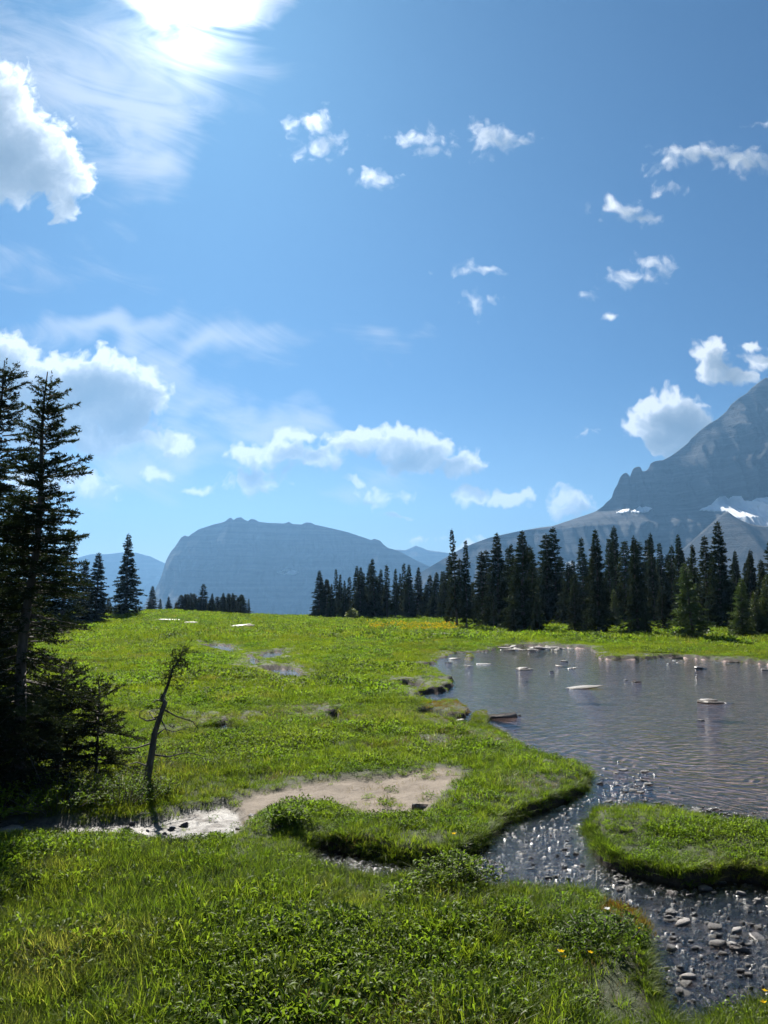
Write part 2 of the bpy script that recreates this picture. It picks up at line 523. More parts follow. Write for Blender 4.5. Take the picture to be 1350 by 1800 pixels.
def signed(P, x, y):
    s = np.full(x.shape, -20.0)
    k = np.hypot(x, y) < 30
    d = edge_dist(P, x[k], y[k])
    s[k] = np.where(inside(P, x[k], y[k]), d, -d)
    return s


MOUNDS = [(510, 1452, .25, .08), (775, 1545, .35, .13), (820, 1590, .3, .10), (960, 1600, .5, .07), (1110, 1690, .3, .08), (1120, 1605, .25, .05), (640, 1462, .3, .03), (760, 1470, .35, .03), (240, 1640, .6, .07), (520, 1700, .6, .06), (700, 1640, .5, .08), (990, 1360, .5, .05), (1150, 1450, .7, .06), (1300, 1480, .7, .07)]
MOUNDS_XY = [(*[float(c) for c in onto(px, py)], r, h) for px, py, r, h in MOUNDS]


def relief(x, y):
    r, az = np.hypot(x, y), np.degrees(np.arctan2(x, y))
    z = .11 * fbm(x * 1.1, y * 1.1, 3, 1) + .10 * fbm(x * .28, y * .28, 3, 2) * sstep(r, 8, 25)
    z = z + .75 * fbm(x * .05, y * .05, 3, 3) * sstep(r, 30, 90) + .22 * fbm(x * .45, y * .3, 3, 4) * sstep(r, 12, 30)
    for mx, my, mr, mh in MOUNDS_XY:
        z = z + mh * np.exp(-((x - mx) ** 2 + (y - my) ** 2) / (mr * mr))
    z = z + .95 * sstep(r, 60, 115) * sstep(-az, 7, 17)
    d = np.maximum(r - 122 - 10 * sstep(az, 2, 14), 0)
    drop = np.where(d < 80, .0024 * d * d, 15.36 + .384 * (d - 80))
    z = z - 190 * (1 - np.exp(-drop / 190))
    return z


def ground(x, y, full=False):
    x, y = np.asarray(x, float), np.asarray(y, float)
    sh = x.shape
    x, y = np.atleast_1d(x).ravel(), np.atleast_1d(y).ravel()
    s = shore(x, y)
    land = relief(x, y)
    dirt = signed(P_DIRT, x, y) + .22 * fbm(x * 1.6, y * 1.6, 4, 21)
    mud = signed(P_MUD, x, y) + .15 * fbm(x * 2.0, y * 2.0, 3, 22)
    dm, mm = sstep(dirt, -.08, .22), sstep(mud, -.06, .12)
    land = land - .05 * dm - .10 * mm + .02 * fbm(x * 9, y * 9, 3, 24) * np.maximum(dm, mm)
    land = land - .055 * np.exp(-np.maximum(s, 0) / .35)
    land = np.where(np.hypot(x, y) < 95, np.maximum(land, WZ + .05), land)
    bw = .09 + .75 * np.clip(fbm(x * .9, y * .9, 3, 33) - .02, 0, .5)
    bank = sstep(s, -.02, bw)
    bed = WZ - .06 - .07 * sstep(-s, 0, .4) - .28 * sstep(-s, .0, 3.5) + .035 * fbm(x * 5, y * 5, 3, 30)
    z = bed * (1 - bank) + land * bank
    if not full:
        return z.reshape(sh)
    return z, s, dm, mm


# ------------------------------------------------------------------ the ground sheet
def ground_material():
    m, b = material('meadow_ground')
    geo = b.n('ShaderNodeNewGeometry')
    pos = geo.outputs['Position']
    at = lambda n: b.n('ShaderNodeAttribute', attribute_name=n).outputs['Fac']
    sh, dirt, mud = at('shore'), at('dirt'), at('mud')
    n1, n2, n3 = b.noise(pos, .35, 5, .6), b.noise(pos, 2.2, 5, .65), b.noise(pos, 18, 5, .7)
    turf = b.mix(b.ss(n1, .35, .65), (.035, .055, .012), (.085, .11, .020))
    turf = b.mix(b.m('MULTIPLY', b.ss(n2, .45, .75), .7), turf, (.075, .065, .028))
    turf = b.vm('SCALE', turf, b.m('MULTIPLY_ADD', n3, .8, .18))
    sand = b.mix(b.ss(n2, .3, .7), (.145, .112, .080), (.215, .172, .128))
    sand = b.mix(b.m('MULTIPLY', b.ss(n3, .45, .75), .7), sand, (.10, .075, .055))
    wetm = b.mix(b.ss(n3, .35, .65), (.055, .048, .042), (.16, .14, .125))
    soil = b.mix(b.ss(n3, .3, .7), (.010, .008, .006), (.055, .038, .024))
    bedc = b.mix(b.ss(n2, .3, .7), (.26, .195, .18), (.42, .32, .295))
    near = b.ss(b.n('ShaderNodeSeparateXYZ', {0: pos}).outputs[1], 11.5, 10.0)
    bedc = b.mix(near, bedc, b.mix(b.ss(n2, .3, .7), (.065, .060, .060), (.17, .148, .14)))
    vor = b.n('ShaderNodeTexVoronoi', {'Vector': pos, 'Scale': 13.0})
    bedc = b.mix(.65, bedc, b.vm('MULTIPLY', b.vm('SCALE', b.ramp(vor.outputs['Color'], [(0, (.35, .35, .4)), (.5, (.9, .8, .75)), (1, (1.6, 1.5, 1.45))]), 1.0), bedc))
    turf = b.mix(b.ss(b.vm('LENGTH', pos), 150., 320.), turf, (.022, .036, .020))
    c = b.mix(dirt, turf, sand)
    c = b.mix(mud, c, wetm)
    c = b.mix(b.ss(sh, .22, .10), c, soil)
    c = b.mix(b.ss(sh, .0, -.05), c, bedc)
    rough = b.m('SUBTRACT', .9, b.m('MULTIPLY', b.m('MULTIPLY', mud, b.ss(n2, .3, .6)), .5))
    h = b.m('ADD', n3, b.m('MULTIPLY', b.noise(pos, 60, 4, .7), .4))
    bp = b.n('ShaderNodeBump', {'Strength': .8, 'Distance': .03, 'Height': h})
    p = b.n('ShaderNodeBsdfPrincipled', {'Base Color': c, 'Roughness': rough, 'Normal': bp.outputs[0]})
    b.n('ShaderNodeOutputMaterial', {0: p.outputs[0]})
    return m


def build_ground():
    r = [2.0]
    while r[-1] < 7000:
        k = r[-1]
        r.append(k * (1.0055 if 3.5 < k < 26 else 1.011 if k < 150 else 1.06) + (.03 if k < 3.5 else 0))
    r = np.array(r)
    a = np.concatenate([np.linspace(-180, -60, 30, endpoint=False), np.linspace(-60, -31, 90, endpoint=False), np.linspace(-31, 31, 500), np.linspace(31, 60, 90)[1:], np.linspace(60, 180, 30)[1:-1]])
    A = np.radians(a)
    X, Y = r[:, None] * np.sin(A), r[:, None] * np.cos(A)
    z, s, dm, mm = ground(X, Y, True)
    V = np.stack([X.ravel(), Y.ravel(), z], 1)
    V = np.concatenate([V, [[0, 0, -.02]]])
    nr, na = len(r), len(a)
    i, j = np.meshgrid(np.arange(nr - 1), np.arange(na), indexing='ij')
    j2 = (j + 1) % na
    Q = np.stack([i * na + j, i * na + j2, (i + 1) * na + j2, (i + 1) * na + j], -1).reshape(-1, 4)
    Q = np.concatenate([Q[:, [0, 2, 1]], Q[:, [0, 3, 2]]])
    c = len(V) - 1
    fan = np.array([[c, k, (k + 1) % na] for k in range(na)])[:, [0, 2, 1]]
    pad = lambda q: np.append(q, 0)
    me = mesh_np('ground', V, np.concatenate([Q, fan]), ground_material(), True, {'shore': np.append(s, 5.0), 'dirt': pad(dm), 'mud': pad(mm)})
    link('ground', me, kind='structure', label='green subalpine meadow with bare sandy patch and dark soil banks')


build_ground()


# ------------------------------------------------------------------ water
def build_water():
    m, b = material('rippled_water')
    pos = b.n('ShaderNodeNewGeometry').outputs['Position']
    xr, yr = (float(c) for c in onto(1235, 1300))
    rel = b.vm('SUBTRACT', pos, (xr, yr, WZ))
    dist = b.vm('LENGTH', rel)
    rings = b.m('SINE', b.m('MULTIPLY', b.m('ADD', dist, b.m('MULTIPLY', b.noise(pos, 1.1, 3, .6), 1.1)), 24.0))
    rings = b.m('MULTIPLY', rings, b.ss(dist, 6.5, .8))
    n1 = b.noise(b.vm('MULTIPLY', pos, (.8, 1.5, 1)), 3.2, 4, .55, .4)
    n2 = b.noise(b.vm('MULTIPLY', pos, (1, 1.4, 1)), 11, 4, .6, .3)
    Y = b.n('ShaderNodeSeparateXYZ', {0: pos}).outputs[1]
    riffle = b.ss(Y, 11.2, 9.4)
    n3 = b.noise(b.vm('MULTIPLY', pos, (1.2, 1, 1)), 24, 4, .7, .8)
    h = b.m('ADD', b.m('MULTIPLY', n1, .022), b.m('MULTIPLY', n2, .009))
    h = b.m('ADD', h, b.m('MULTIPLY', rings, .0045))
    h = b.m('ADD', h, b.m('MULTIPLY', b.m('MULTIPLY', n3, riffle), .0095))
    n4 = b.noise(pos, 70, 2, .5)
    h = b.m('ADD', h, b.m('MULTIPLY', b.m('MULTIPLY', n4, riffle), .0018))
    bp = b.n('ShaderNodeBump', {'Strength': 1.0, 'Distance': 1.0, 'Height': h})
    fr = b.n('ShaderNodeFresnel', {'IOR': b.m('MULTIPLY_ADD', riffle, .12, 1.36), 'Normal': bp.outputs[0]})
    gl = b.n('ShaderNodeBsdfGlossy', {'Color': (1, 1, 1, 1), 'Roughness': b.m('MULTIPLY_ADD', riffle, .02, .05), 'Normal': bp.outputs[0]})
    tr = b.n('ShaderNodeBsdfTransparent', {'Color': (.94, .90, .89, 1)})
    mx = b.n('ShaderNodeMixShader', {0: fr.outputs[0], 1: tr.outputs[0], 2: gl.outputs[0]})
    b.n('ShaderNodeOutputMaterial', {0: mx.outputs[0]})
    xs, ys = np.linspace(-45, 75, 61), np.linspace(3.5, 78, 39)
    X, Y_ = np.meshgrid(xs, ys, indexing='ij')
    V = np.stack([X.ravel(), Y_.ravel(), np.full(X.size, WZ)], 1)
    ny = len(ys)
    i, j = np.meshgrid(np.arange(len(xs) - 1), np.arange(ny - 1), indexing='ij')
    q = np.stack([i * ny + j, (i + 1) * ny + j, (i + 1) * ny + j + 1, i * ny + j + 1], -1).reshape(-1, 4)
    link('water', mesh_np('water', V, q, m, True), kind='structure', label='rippled pond and its shallow outlet stream')


build_water()


# ------------------------------------------------------------------ mountains
def rock_face_material(name, c1, c2, green, gz, tint=1.0):
    m, b = material(name)
    pos = b.n('ShaderNodeNewGeometry').outputs['Position']
    z = b.n('ShaderNodeSeparateXYZ', {0: pos}).outputs[2]
    band = b.noise(b.vm('MULTIPLY', pos, (.0022, .0022, .05)), 1.0, 7, .75)
    gul = b.noise(b.vm('MULTIPLY', pos, (.012, .012, .003)), 1.0, 6, .65)
    c = b.mix(b.ss(band, .25, .75), c1, c2)
    c = b.vm('SCALE', c, b.m('MULTIPLY_ADD', gul, 1.0, .5))
    gm = b.m('MULTIPLY', b.ss(b.m('ADD', z, b.m('MULTIPLY', gul, 160.0)), gz + 130, gz + 20), .85)
    c = b.mix(gm, c, green)
    bp = b.n('ShaderNodeBump', {'Strength': .9, 'Distance': 14.0, 'Height': b.m('ADD', gul, b.m('MULTIPLY', band, .8))})
    p = b.n('ShaderNodeBsdfDiffuse', {'Color': c, 'Normal': bp.outputs[0]})
    b.n('ShaderNodeOutputMaterial', {0: p.outputs[0]})
    return m


def mountain(name, prof, D, base, mat, label, ledges=(), cliff=1.5, foot=.75, foot_z=60., seed=1, rough=1.0, nu=420, nz=130, bend=0.0, high=0):
    prof = np.array(prof, float)
    px = np.linspace(prof[0, 0], prof[-1, 0], nu)
    py = np.interp(px, prof[:, 0], prof[:, 1])
    yr = D + bend * ((px - px.mean()) / (px[-1] - px[0])) + .02 * D * fbm(px * .012, px * 0, 3, seed)
    d = ray(px, py)
    t = yr / d[:, 1]
    xr, zr = d[:, 0] * t, CZ + d[:, 2] * t
    zmax = zr.max() + 1
    zs = np.linspace(base, zmax, 1200)
    slope = foot + (cliff - foot) * sstep(zs, foot_z - 60, foot_z + 40)
    lay = fbm(zs * .035 + 3, zs * 0, 4, seed + 40)
    slope = slope * np.exp(1.3 * rough * lay)
    for lo, hi in ledges:
        slope = np.where((zs > lo) & (zs < hi), .42, slope)
    if high:
        slope = np.where(zs > high, 1.22 * np.exp(.9 * lay), slope)
    Fz = np.concatenate([[0], np.cumsum((zs[1] - zs[0]) / slope[:-1])])
    f = np.linspace(1, 0, nz)
    Z = base + (np.maximum(zr, base + 1)[None] - base) * f[:, None]
    run = np.interp(np.maximum(zr, base + 1), zs, Fz)[None] - np.interp(Z, zs, Fz)
    Xg = np.repeat(xr[None], nz, 0)
    depth = sstep(run, 0, .03 * D)
    gull = fbm(Xg * 14 / D * 4 + 2 * fbm(Z * .01, Xg * .004, 2, seed + 3), Z * .002, 5, seed + 7, .6)
    gull = gull - .5 * np.abs(fbm(Xg * 90 / D, Z * .006, 3, seed + 9))
    Yg = yr[None] - run + depth * gull * .075 * D * rough * (1 if D < 6000 else .6)
    Zg = Z + (1 - depth) * 0
    back = []
    for k in range(1, 9):
        g = (k / 8)
        back.append(np.stack([xr, yr + g * (zr - base) / .9 + 1, zr - (zr - base) * g], 1))
    front = np.stack([Xg, Yg, Zg], -1)
    G = np.concatenate([np.array(back)[::-1], front], 0)
    n0 = G.shape[0]
    i, j = np.meshgrid(np.arange(n0 - 1), np.arange(nu - 1), indexing='ij')
    q = np.stack([i * nu + j, (i + 1) * nu + j, (i + 1) * nu + j + 1, i * nu + j + 1], -1).reshape(-1, 4)
    me = mesh_np(name, G.reshape(-1, 3), q, mat, False)
    o = link(name, me, kind='structure', label=label)
    return o, BVHTree.FromPolygons([tuple(v) for v in G.reshape(-1, 3)], q.tolist())


ROCK_A = rock_face_material('limestone_face', (.085, .085, .085), (.16, .158, .155), (.045, .055, .03), -60)
ROCK_B = rock_face_material('banded_cliff', (.065, .066, .068), (.15, .148, .146), (.04, .045, .028), 20)
ROCK_C = rock_face_material('scree_slope', (.080, .079, .077), (.12, .116, .110), (.10, .09, .05), -200)
PROF_MAIN = [(255, 1075), (268, 1050), (276, 1040), (283, 1015), (292, 985), (300, 970), (307, 962), (318, 945), (325, 941), (331, 943), (336, 939), (350, 930), (375, 922), (395, 917), (402, 911), (406, 910), (411, 914), (416, 910), (424, 909),
             (429, 913), (436, 916), (441, 912), (448, 913), (455, 917), (470, 919), (500, 920), (508, 917), (514, 921), (530, 922), (538, 918), (547, 919), (553, 922), (580, 928), (610, 935), (640, 945), (652, 949), (658, 947), (668, 950), (674, 957),
             (682, 963), (700, 968), (730, 984), (760, 998), (800, 1020), (850, 1045), (900, 1068), (960, 1100)]
PROF_PEAK = [(640, 1062), (700, 1030), (750, 1000), (790, 976), (812, 964), (830, 956), (860, 945), (905, 935), (950, 927), (970, 925), (1000, 915), (1030, 905), (1047, 899), (1060, 890), (1066, 883), (1075, 876), (1079, 862), (1085, 852), (1090, 839), (1095, 833),
             (1100, 831), (1104, 832), (1106, 838), (1108, 838), (1111, 827), (1115, 822), (1121, 820), (1126, 821), (1129, 828), (1134, 828), (1140, 824), (1143, 815), (1150, 811), (1160, 809), (1165, 809), (1180, 801), (1195, 790), (1210, 778), (1214, 772),
             (1230, 757), (1246, 745), (1262, 736), (1278, 722), (1284, 712), (1298, 700), (1313, 691), (1320, 683), (1334, 672), (1345, 664), (1356, 663), (1375, 645), (1400, 618), (1440, 585), (1480, 566), (1530, 570), (1600, 610), (1700, 690), (1850, 800), (2000, 900)]
PROF_SCREE = [(1090, 1062), (1150, 1010), (1190, 975), (1215, 952), (1230, 938), (1246, 924), (1264, 908), (1278, 898), (1290, 907), (1302, 914), (1320, 922), (1350, 926), (1400, 928), (1460, 922), (1560, 930), (1700, 1000), (1800, 1050)]
PROF_FARL = [(60, 1000), (120, 985), (160, 974), (190, 974), (215, 971), (238, 971), (252, 975), (264, 978), (290, 990), (320, 1008), (400, 1040), (460, 1062)]
PROF_FARM = [(600, 1010), (660, 975), (690, 966), (700, 966), (712, 967), (722, 963), (731, 959), (740, 962), (752, 967), (775, 970), (800, 974), (840, 978), (900, 990), (1000, 1010), (1100, 1050)]
main_mt, bvh_main = mountain('mountain', PROF_MAIN, 3600., -170., ROCK_A, 'flat-topped hazy blue mountain beyond the meadow edge', cliff=1.35, foot=.6, foot_z=100, seed=11, rough=.75)
peak_mt, bvh_peak = mountain('mountain', PROF_PEAK, 2300., -150., ROCK_B, 'steep banded rock peak with notched ridge above the pond grove', ledges=[(222, 281)], high=395, cliff=1.9, foot=.8, foot_z=230, seed=23, nu=560, nz=200, bend=-300)
scree_mt, _ = mountain('scree_ridge', PROF_SCREE, 1950., -120., ROCK_C, 'bare tan scree ridge in front of the banded peak', cliff=.62, foot=.55, foot_z=20, seed=31, rough=.3, nu=200, nz=60)
mountain('mountain', PROF_FARL, 6300., -200., ROCK_A, 'pale distant ridge behind the lone fir', seed=41, nu=150, nz=50)
mountain('mountain', PROF_FARM, 5700., -200., ROCK_A, 'pale distant peak in the gap between the two mountains', seed=51, nu=150, nz=50)


def snow_material():
    m, b = material('old_snow')
    pos = b.n('ShaderNodeNewGeometry').outputs['Position']
    n = b.noise(pos, .08, 5, .6)
    c = b.mix(n, (.80, .81, .83), (.92, .92, .92))
    bp = b.n('ShaderNodeBump', {'Strength': .4, 'Distance': 2.0, 'Height': b.noise(pos, .25, 5, .6)})
    p = b.n('ShaderNodeBsdfPrincipled', {'Base Color': c, 'Roughness': .8, 'Normal': bp.outputs[0]})
    b.n('ShaderNodeOutputMaterial', {0: p.outputs[0]})
    return m


M_SNOW = snow_material()


def snow(px, bvh, label, cell=1.2, thick=5.0):
    P = np.array(px, float)
    gx, gy = np.meshgrid(np.arange(P[:, 0].min() - 1, P[:, 0].max() + 1, cell), np.arange(P[:, 1].min() - 1, P[:, 1].max() + 1, cell * .6), indexing='ij')
    jag = 1.6 * fbm(gx * .22, gy * .5, 3, 77)
    ins = inside(P, gx.ravel() + jag.ravel() * 1.5, gy.ravel() + jag.ravel()).reshape(gx.shape)
    d = ray(gx, gy)
    idx, V = {}, []

    def vert(i, j):
        if (i, j) not in idx:
            dd = Vector(d[i, j])
            h = bvh.ray_cast(Vector((0, 0, CZ)), dd.normalized())
            if h[0] is None:
                return None
            idx[(i, j)] = len(V)
            V.append(h[0] + Vector((0, -thick * .75, thick * .4)))
        return idx[(i, j)]
    F = []
    for i in range(gx.shape[0] - 1):
        for j in range(gx.shape[1] - 1):
            if ins[i, j] and ins[i + 1, j] and ins[i, j + 1]:
                q = [vert(i, j), vert(i, j + 1), vert(i + 1, j + 1), vert(i + 1, j)]
                if None not in q and max(abs(V[a].y - V[c].y) for a in q for c in q) < 160:
                    F.append(q)
    if not F:
        return
    V = [tuple(v) for v in V]
    n = len(V)
    V2 = [(x, y + thick * 1.6, z - thick * .8) for x, y, z in V]
    edges = {}
    for f in F:
        for a, c in zip(f, f[1:] + f[:1]):
            edges[(a, c)] = 1
    side = [(a, a + n, c + n, c) for (a, c) in edges if (c, a) not in edges]
    me = mesh_np('snow_patch', np.array(V + V2), np.array(F + side), M_SNOW, True)
    link('snow_patch', me, label=label, category='snow', group='snow patches on the mountains')


snow([(1226, 897), (1238, 893), (1250, 888), (1258, 879), (1264, 874), (1275, 873), (1280, 878), (1287, 873), (1303, 873), (1308, 881), (1320, 882), (1328, 877), (1345, 875), (1380, 876), (1420, 878), (1430, 930), (1350, 930), (1320, 926), (1300, 918), (1285, 908), (1275, 900), (1250, 899)], bvh_peak, 'large snowfield at the foot of the cliff above the scree ridge')
snow([(1082, 902), (1095, 896), (1106, 895), (1105, 900), (1092, 903)], bvh_peak, 'smallest thin snow strip on the peak ledge', .8)
snow([(1108, 900), (1118, 895), (1124, 890), (1128, 893), (1134, 891), (1146, 894), (1138, 900), (1128, 902), (1116, 902)], bvh_peak, 'jagged little snow patch on the peak ledge beside the thin strip', .8)
snow([(984, 1002), (990, 993), (1002, 987), (1014, 989), (1028, 995), (1022, 1006), (1000, 1010)], bvh_peak, 'snow showing through the firs under the double-topped fir', .8)
snow([(1096, 975), (1104, 967), (1118, 972), (1140, 973), (1162, 972), (1170, 978), (1150, 981), (1110, 981)], bvh_peak, 'long low snow strip showing between the tree tops', .8)
snow([(487, 1008), (498, 1003), (512, 1002), (526, 1006), (520, 1010), (500, 1010)], bvh_main, 'faint snow patch on the flat-topped mountain', .8, 9)

# ------------------------------------------------------------------ conifers
def needles(A, B, dens, nl, nw, g, up=.35):
    L = np.linalg.norm(B - A, axis=1)
    cnt = np.maximum((L * dens + g.random(len(L))).astype(int), 0)
    k = np.repeat(np.arange(len(A)), cnt)
    t = g.random(len(k))[:, None]
    base = A[k] + t * (B[k] - A[k])
    ax = (B[k] - A[k]) / (L[k][:, None] + 1e-9)
    p = g.normal(size=(len(k), 3))
    p[:, 2] = p[:, 2] * .6 + up
    p -= ax * (p * ax).sum(1)[:, None]
    p /= np.linalg.norm(p, axis=1)[:, None] + 1e-9
    dr = ax * (.55 + .3 * g.random((len(k), 1))) + p * .75
    dr /= np.linalg.norm(dr, axis=1)[:, None]
    ln = nl * (.6 + .7 * g.random((len(k), 1)))
    w = np.cross(dr, g.normal(size=(len(k), 3)))
    w /= np.linalg.norm(w, axis=1)[:, None] + 1e-9
    w *= nw * .5
    mid = base + dr * ln * .35
    return np.stack([base, mid + w, base + dr * ln], 1), np.stack([base, base + dr * ln, mid - w], 1)


def conifer(seed, H, R, whorl=.17, nb=5, dens=45, nl=.10, nw=.03, tsp=.12, crown0=.05, shape=.8, gap=.2, lean=(0, 0), Lf=None, rise=.45, droop=.35, wood=False, keep=None, tw=.42, side=None):
    g = np.random.default_rng(seed)
    hs, h = [], crown0 * H
    while h < H * .985:
        hs.append(h)
        h += whorl * (.75 + .5 * g.random()) * (1.15 - .5 * h / H)
    hh, az, L = [], [], []
    for h in hs:
        f = h / H
        n = nb if f < .93 else 4
        a0 = g.random() * 6.28
        base = R * (1 - f) ** shape * (.75 + .5 * g.random()) + .012 * H
        if Lf:
            base *= Lf(f)
        for k in range(n):
            if g.random() < gap and f < .9:
                continue
            a = a0 + 6.283 * k / n + g.normal() * .3
            l = base * (.6 + .55 * g.random())
            if side:
                l *= side(f, a)
            if l < .02:
                continue
            hh.append(h + g.normal() * whorl * .25); az.append(a); L.append(l)
    hh, az, L = np.array(hh), np.array(az), np.array(L)
    f = np.clip(hh / H, 0, 1)
    lx = lambda z: lean[0] * (z / H) ** 1.1 * H
    ly = lambda z: lean[1] * (z / H) ** 1.1 * H
    B0 = np.stack([lx(np.clip(hh, 0, H)), ly(np.clip(hh, 0, H)), hh], 1)
    hd = np.stack([np.cos(az), np.sin(az)], 1)
    ra = (rise * 1.5 * f ** 2.2 - .12 + .12 * g.normal(size=len(L)))[:, None]
    dr = (droop * (1 - f) * (.6 + .8 * g.random(len(L))))[:, None]

    def P(b, t):
        t = np.asarray(t)[:, None]
        l = L[b][:, None]
        xy = hd[b] * l * t
        z = l * (ra[b] * t - dr[b] * t * t + .75 * dr[b] * t ** 3 * .8)
        return B0[b] + np.concatenate([xy, z], 1)

    bi = np.arange(len(L))
    ns = 4
    A = np.concatenate([P(bi, np.full(len(L), i / ns)) for i in range(ns)])
    B = np.concatenate([P(bi, np.full(len(L), (i + 1) / ns)) for i in range(ns)])
    inner = np.tile(np.repeat(np.arange(ns), 1), 1)
    kk = np.repeat(np.arange(ns), len(L)) > 0
    cnt = np.maximum((L / tsp).astype(int), 1) * 2
    b = np.repeat(bi, cnt)
    t = .12 + .83 * g.random(len(b))
    s = np.where(g.random(len(b)) < .5, 1, -1)
    S = P(b, t)
    ang = az[b] + s * (.75 + .35 * g.random(len(b)))
    tl = tw * L[b] * (1.02 - t) ** .7 * (.6 + .6 * g.random(len(b))) + .5 * tsp
    E = S + np.stack([np.cos(ang) * tl, np.sin(ang) * tl, tl * (-.12 + .22 * g.normal(size=len(b)) + .3 * f[b])], 1)
    A2, B2 = np.concatenate([A[kk], S]), np.concatenate([B[kk], E])
    if keep is not None:
        q = keep(A2, g)
        A2, B2 = A2[q], B2[q]
    T1, T2 = needles(A2, B2, dens, nl, nw, g)
    top = np.array([[lx(H), ly(H), H]])
    a_ = np.array([[lx(H * .95), ly(H * .95), H * .95]])
    T3, T4 = needles(a_, top + (top - a_) * .25, dens * 1.2, nl * .8, nw, g)
    crown = Geo()
    crown.tris(np.concatenate([T1, T2, T3, T4]))
    trunk = Geo()
    zz = np.linspace(0, 1, 12) ** .9 * H * 1.005
    rr = .0145 * H * (1 - zz / (H * 1.02)) ** .85 + .004
    rr[0] *= 1.35
    C = np.stack([lx(zz) + .006 * H * np.sin(zz * 2.1 + seed), ly(zz) + .005 * H * np.cos(zz * 1.7), zz - np.where(zz == 0, .12, 0)], 1)
    C[:, :2] -= C[0, :2]
    trunk.tube(C, rr, 8)
    br = None
    if wood:
        br = Geo()
        for i in bi:
            pts = P(np.full(4, i), np.array([0, .33, .66, .95]))
            br.tube(pts, np.array([.010, .008, .005, .002]) * (.6 + L[i] * .9), 4)
    return crown, trunk, br


def ordinal(n):
    w = ['first', 'second', 'third', 'fourth', 'fifth', 'sixth', 'seventh', 'eighth', 'ninth', 'tenth', 'eleventh', 'twelfth', 'thirteenth', 'fourteenth', 'fifteenth', 'sixteenth', 'seventeenth', 'eighteenth', 'nineteenth', 'twentieth']
    if n <= 20:
        return w[n - 1]
    t = {2: 'twenty', 3: 'thirty', 4: 'forty'}[n // 10]
    return t + ('' if n % 10 == 0 else '-' + w[n % 10 - 1])


def tree(meshes, x, y, z, rz, s, label, group, sxy=1.0):
    e = link('fir_tree', None, None, (x, y, z), label=label, category='tree', group=group)
    e.rotation_euler = (R_.gauss(0, .018), R_.gauss(0, .018), rz) if s != 1.0 else (0, 0, rz)
    e.scale = (s * sxy, s * sxy, s)
    e.empty_display_size = .3
    for nm, me in meshes.items():
        if me:
            link(nm, me, e)
    return e


MID, MIDH = [], 8.0
for i, (R_, shp, gp, cr, dr_, nb_) in enumerate([(1.15, .98, .18, .04, .5, 6), (.95, .9, .22, .07, .45, 6), (1.35, 1.1, .15, .03, .5, 6), (.9, .85, .28, .12, .5, 5), (1.05, .92, .2, .16, .35, 5), (1.2, .85, .32, .10, .6, 5), (.66, .62, .42, .2, .5, 5), (1.0, .7, .35, .05, .7, 5), (1.45, 1.25, .2, .03, .4, 6), (.85, .8, .5, .3, .6, 5)]):
    c_, t_, _ = conifer(100 + i, MIDH, R_ * 1.08, .17, nb_, 48, .13, .050, .12, cr, shp, gp, droop=dr_, lean=(.01 * math.sin(i * 2.), 0))
    MID.append({'crown': c_.mesh('fir_crown', M_NEEDLE), 'trunk': t_.mesh('fir_trunk', M_BARK, True)})
LITE = []
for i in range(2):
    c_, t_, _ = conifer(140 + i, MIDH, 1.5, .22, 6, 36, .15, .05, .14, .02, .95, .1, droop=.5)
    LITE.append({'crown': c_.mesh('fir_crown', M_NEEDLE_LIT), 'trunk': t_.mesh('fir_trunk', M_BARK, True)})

R_ = random.Random(5)


def place(px, by, ty, kind, label, group, sxy=None, meshes=None):
    x, y = (float(c) for c in onto(px, by))
    z = float(ground(np.array([x]), np.array([y]))[0])
    d0 = ray(px, ty)
    H = CZ + d0[2] * (y / d0[1]) - z
    ms = meshes or MID[kind % len(MID)]
    return tree(ms, x, y, z - .05, R_.random() * 6.28, H / MIDH, label, group, sxy or (.92 + .7 * R_.random()) * (8.0 / max(H, 4)) ** .3)


# the grove behind the pond: trees one can tell apart along its front
FRONT = [(790, 1104, 996, 3), (803, 1106, 930, 6), (821, 1108, 950, 3), (851, 1104, 970, 1), (876, 1106, 938, 0), (897, 1106, 958, 4), (917, 1110, 934, 0), (937, 1106, 966, 1), (962, 1100, 940, 5), (979, 1100, 928, 5), (1005, 1104, 988, 2), (1027, 1098, 946, 4),
         (1052, 1112, 932, 0), (1074, 1100, 948, 3), (1086, 1098, 926, 1), (1100, 1100, 952, 3), (1124, 1114, 942, 2), (1152, 1100, 938, 1), (1171, 1098, 955, 3), (1182, 1098, 960, 4), (1201, 1100, 940, 0), (1223, 1102, 957, 1), (1245, 1104, 943, 4), (1267, 1106, 918, 0),
         (1296, 1102, 968, 1), (1322, 1104, 966, 2), (1348, 1108, 984, 1), (1380, 1106, 950, 0), (1420, 1110, 940, 2)]
spec = {1: 'thin ragged fir rising highest at the near end of the pond grove', 9: 'taller half of the double-topped fir behind the pond', 8: 'shorter half of the double-topped fir behind the pond',
        23: 'tallest fir toward the far end of the pond grove, with a dense pointed crown'}
for i, (px, by, ty, k) in enumerate(FRONT):
    lb = spec.get(i, f'dark fir in the front rank of the pond grove, {ordinal(i + 1)} from the left')
    place(px, by, ty, k, lb, 'firs of the grove behind the pond', .8 if i < 3 else None)
LOW = [(945, 1114, 1048), (1012, 1112, 1010), (1135, 1118, 1062), (1218, 1128, 990), (1236, 1118, 1052), (1306, 1122, 1016), (1330, 1118, 1040), (1165, 1112, 1030), (1080, 1106, 1035), (868, 1108, 1046), (900, 1112, 1066), (1288, 1112, 1060), (1350, 1118, 1010)]
lo_sp = {3: 'sunlit broad young fir standing forward on the far shore', 5: 'bright green young fir with spreading skirts on the far shore'}
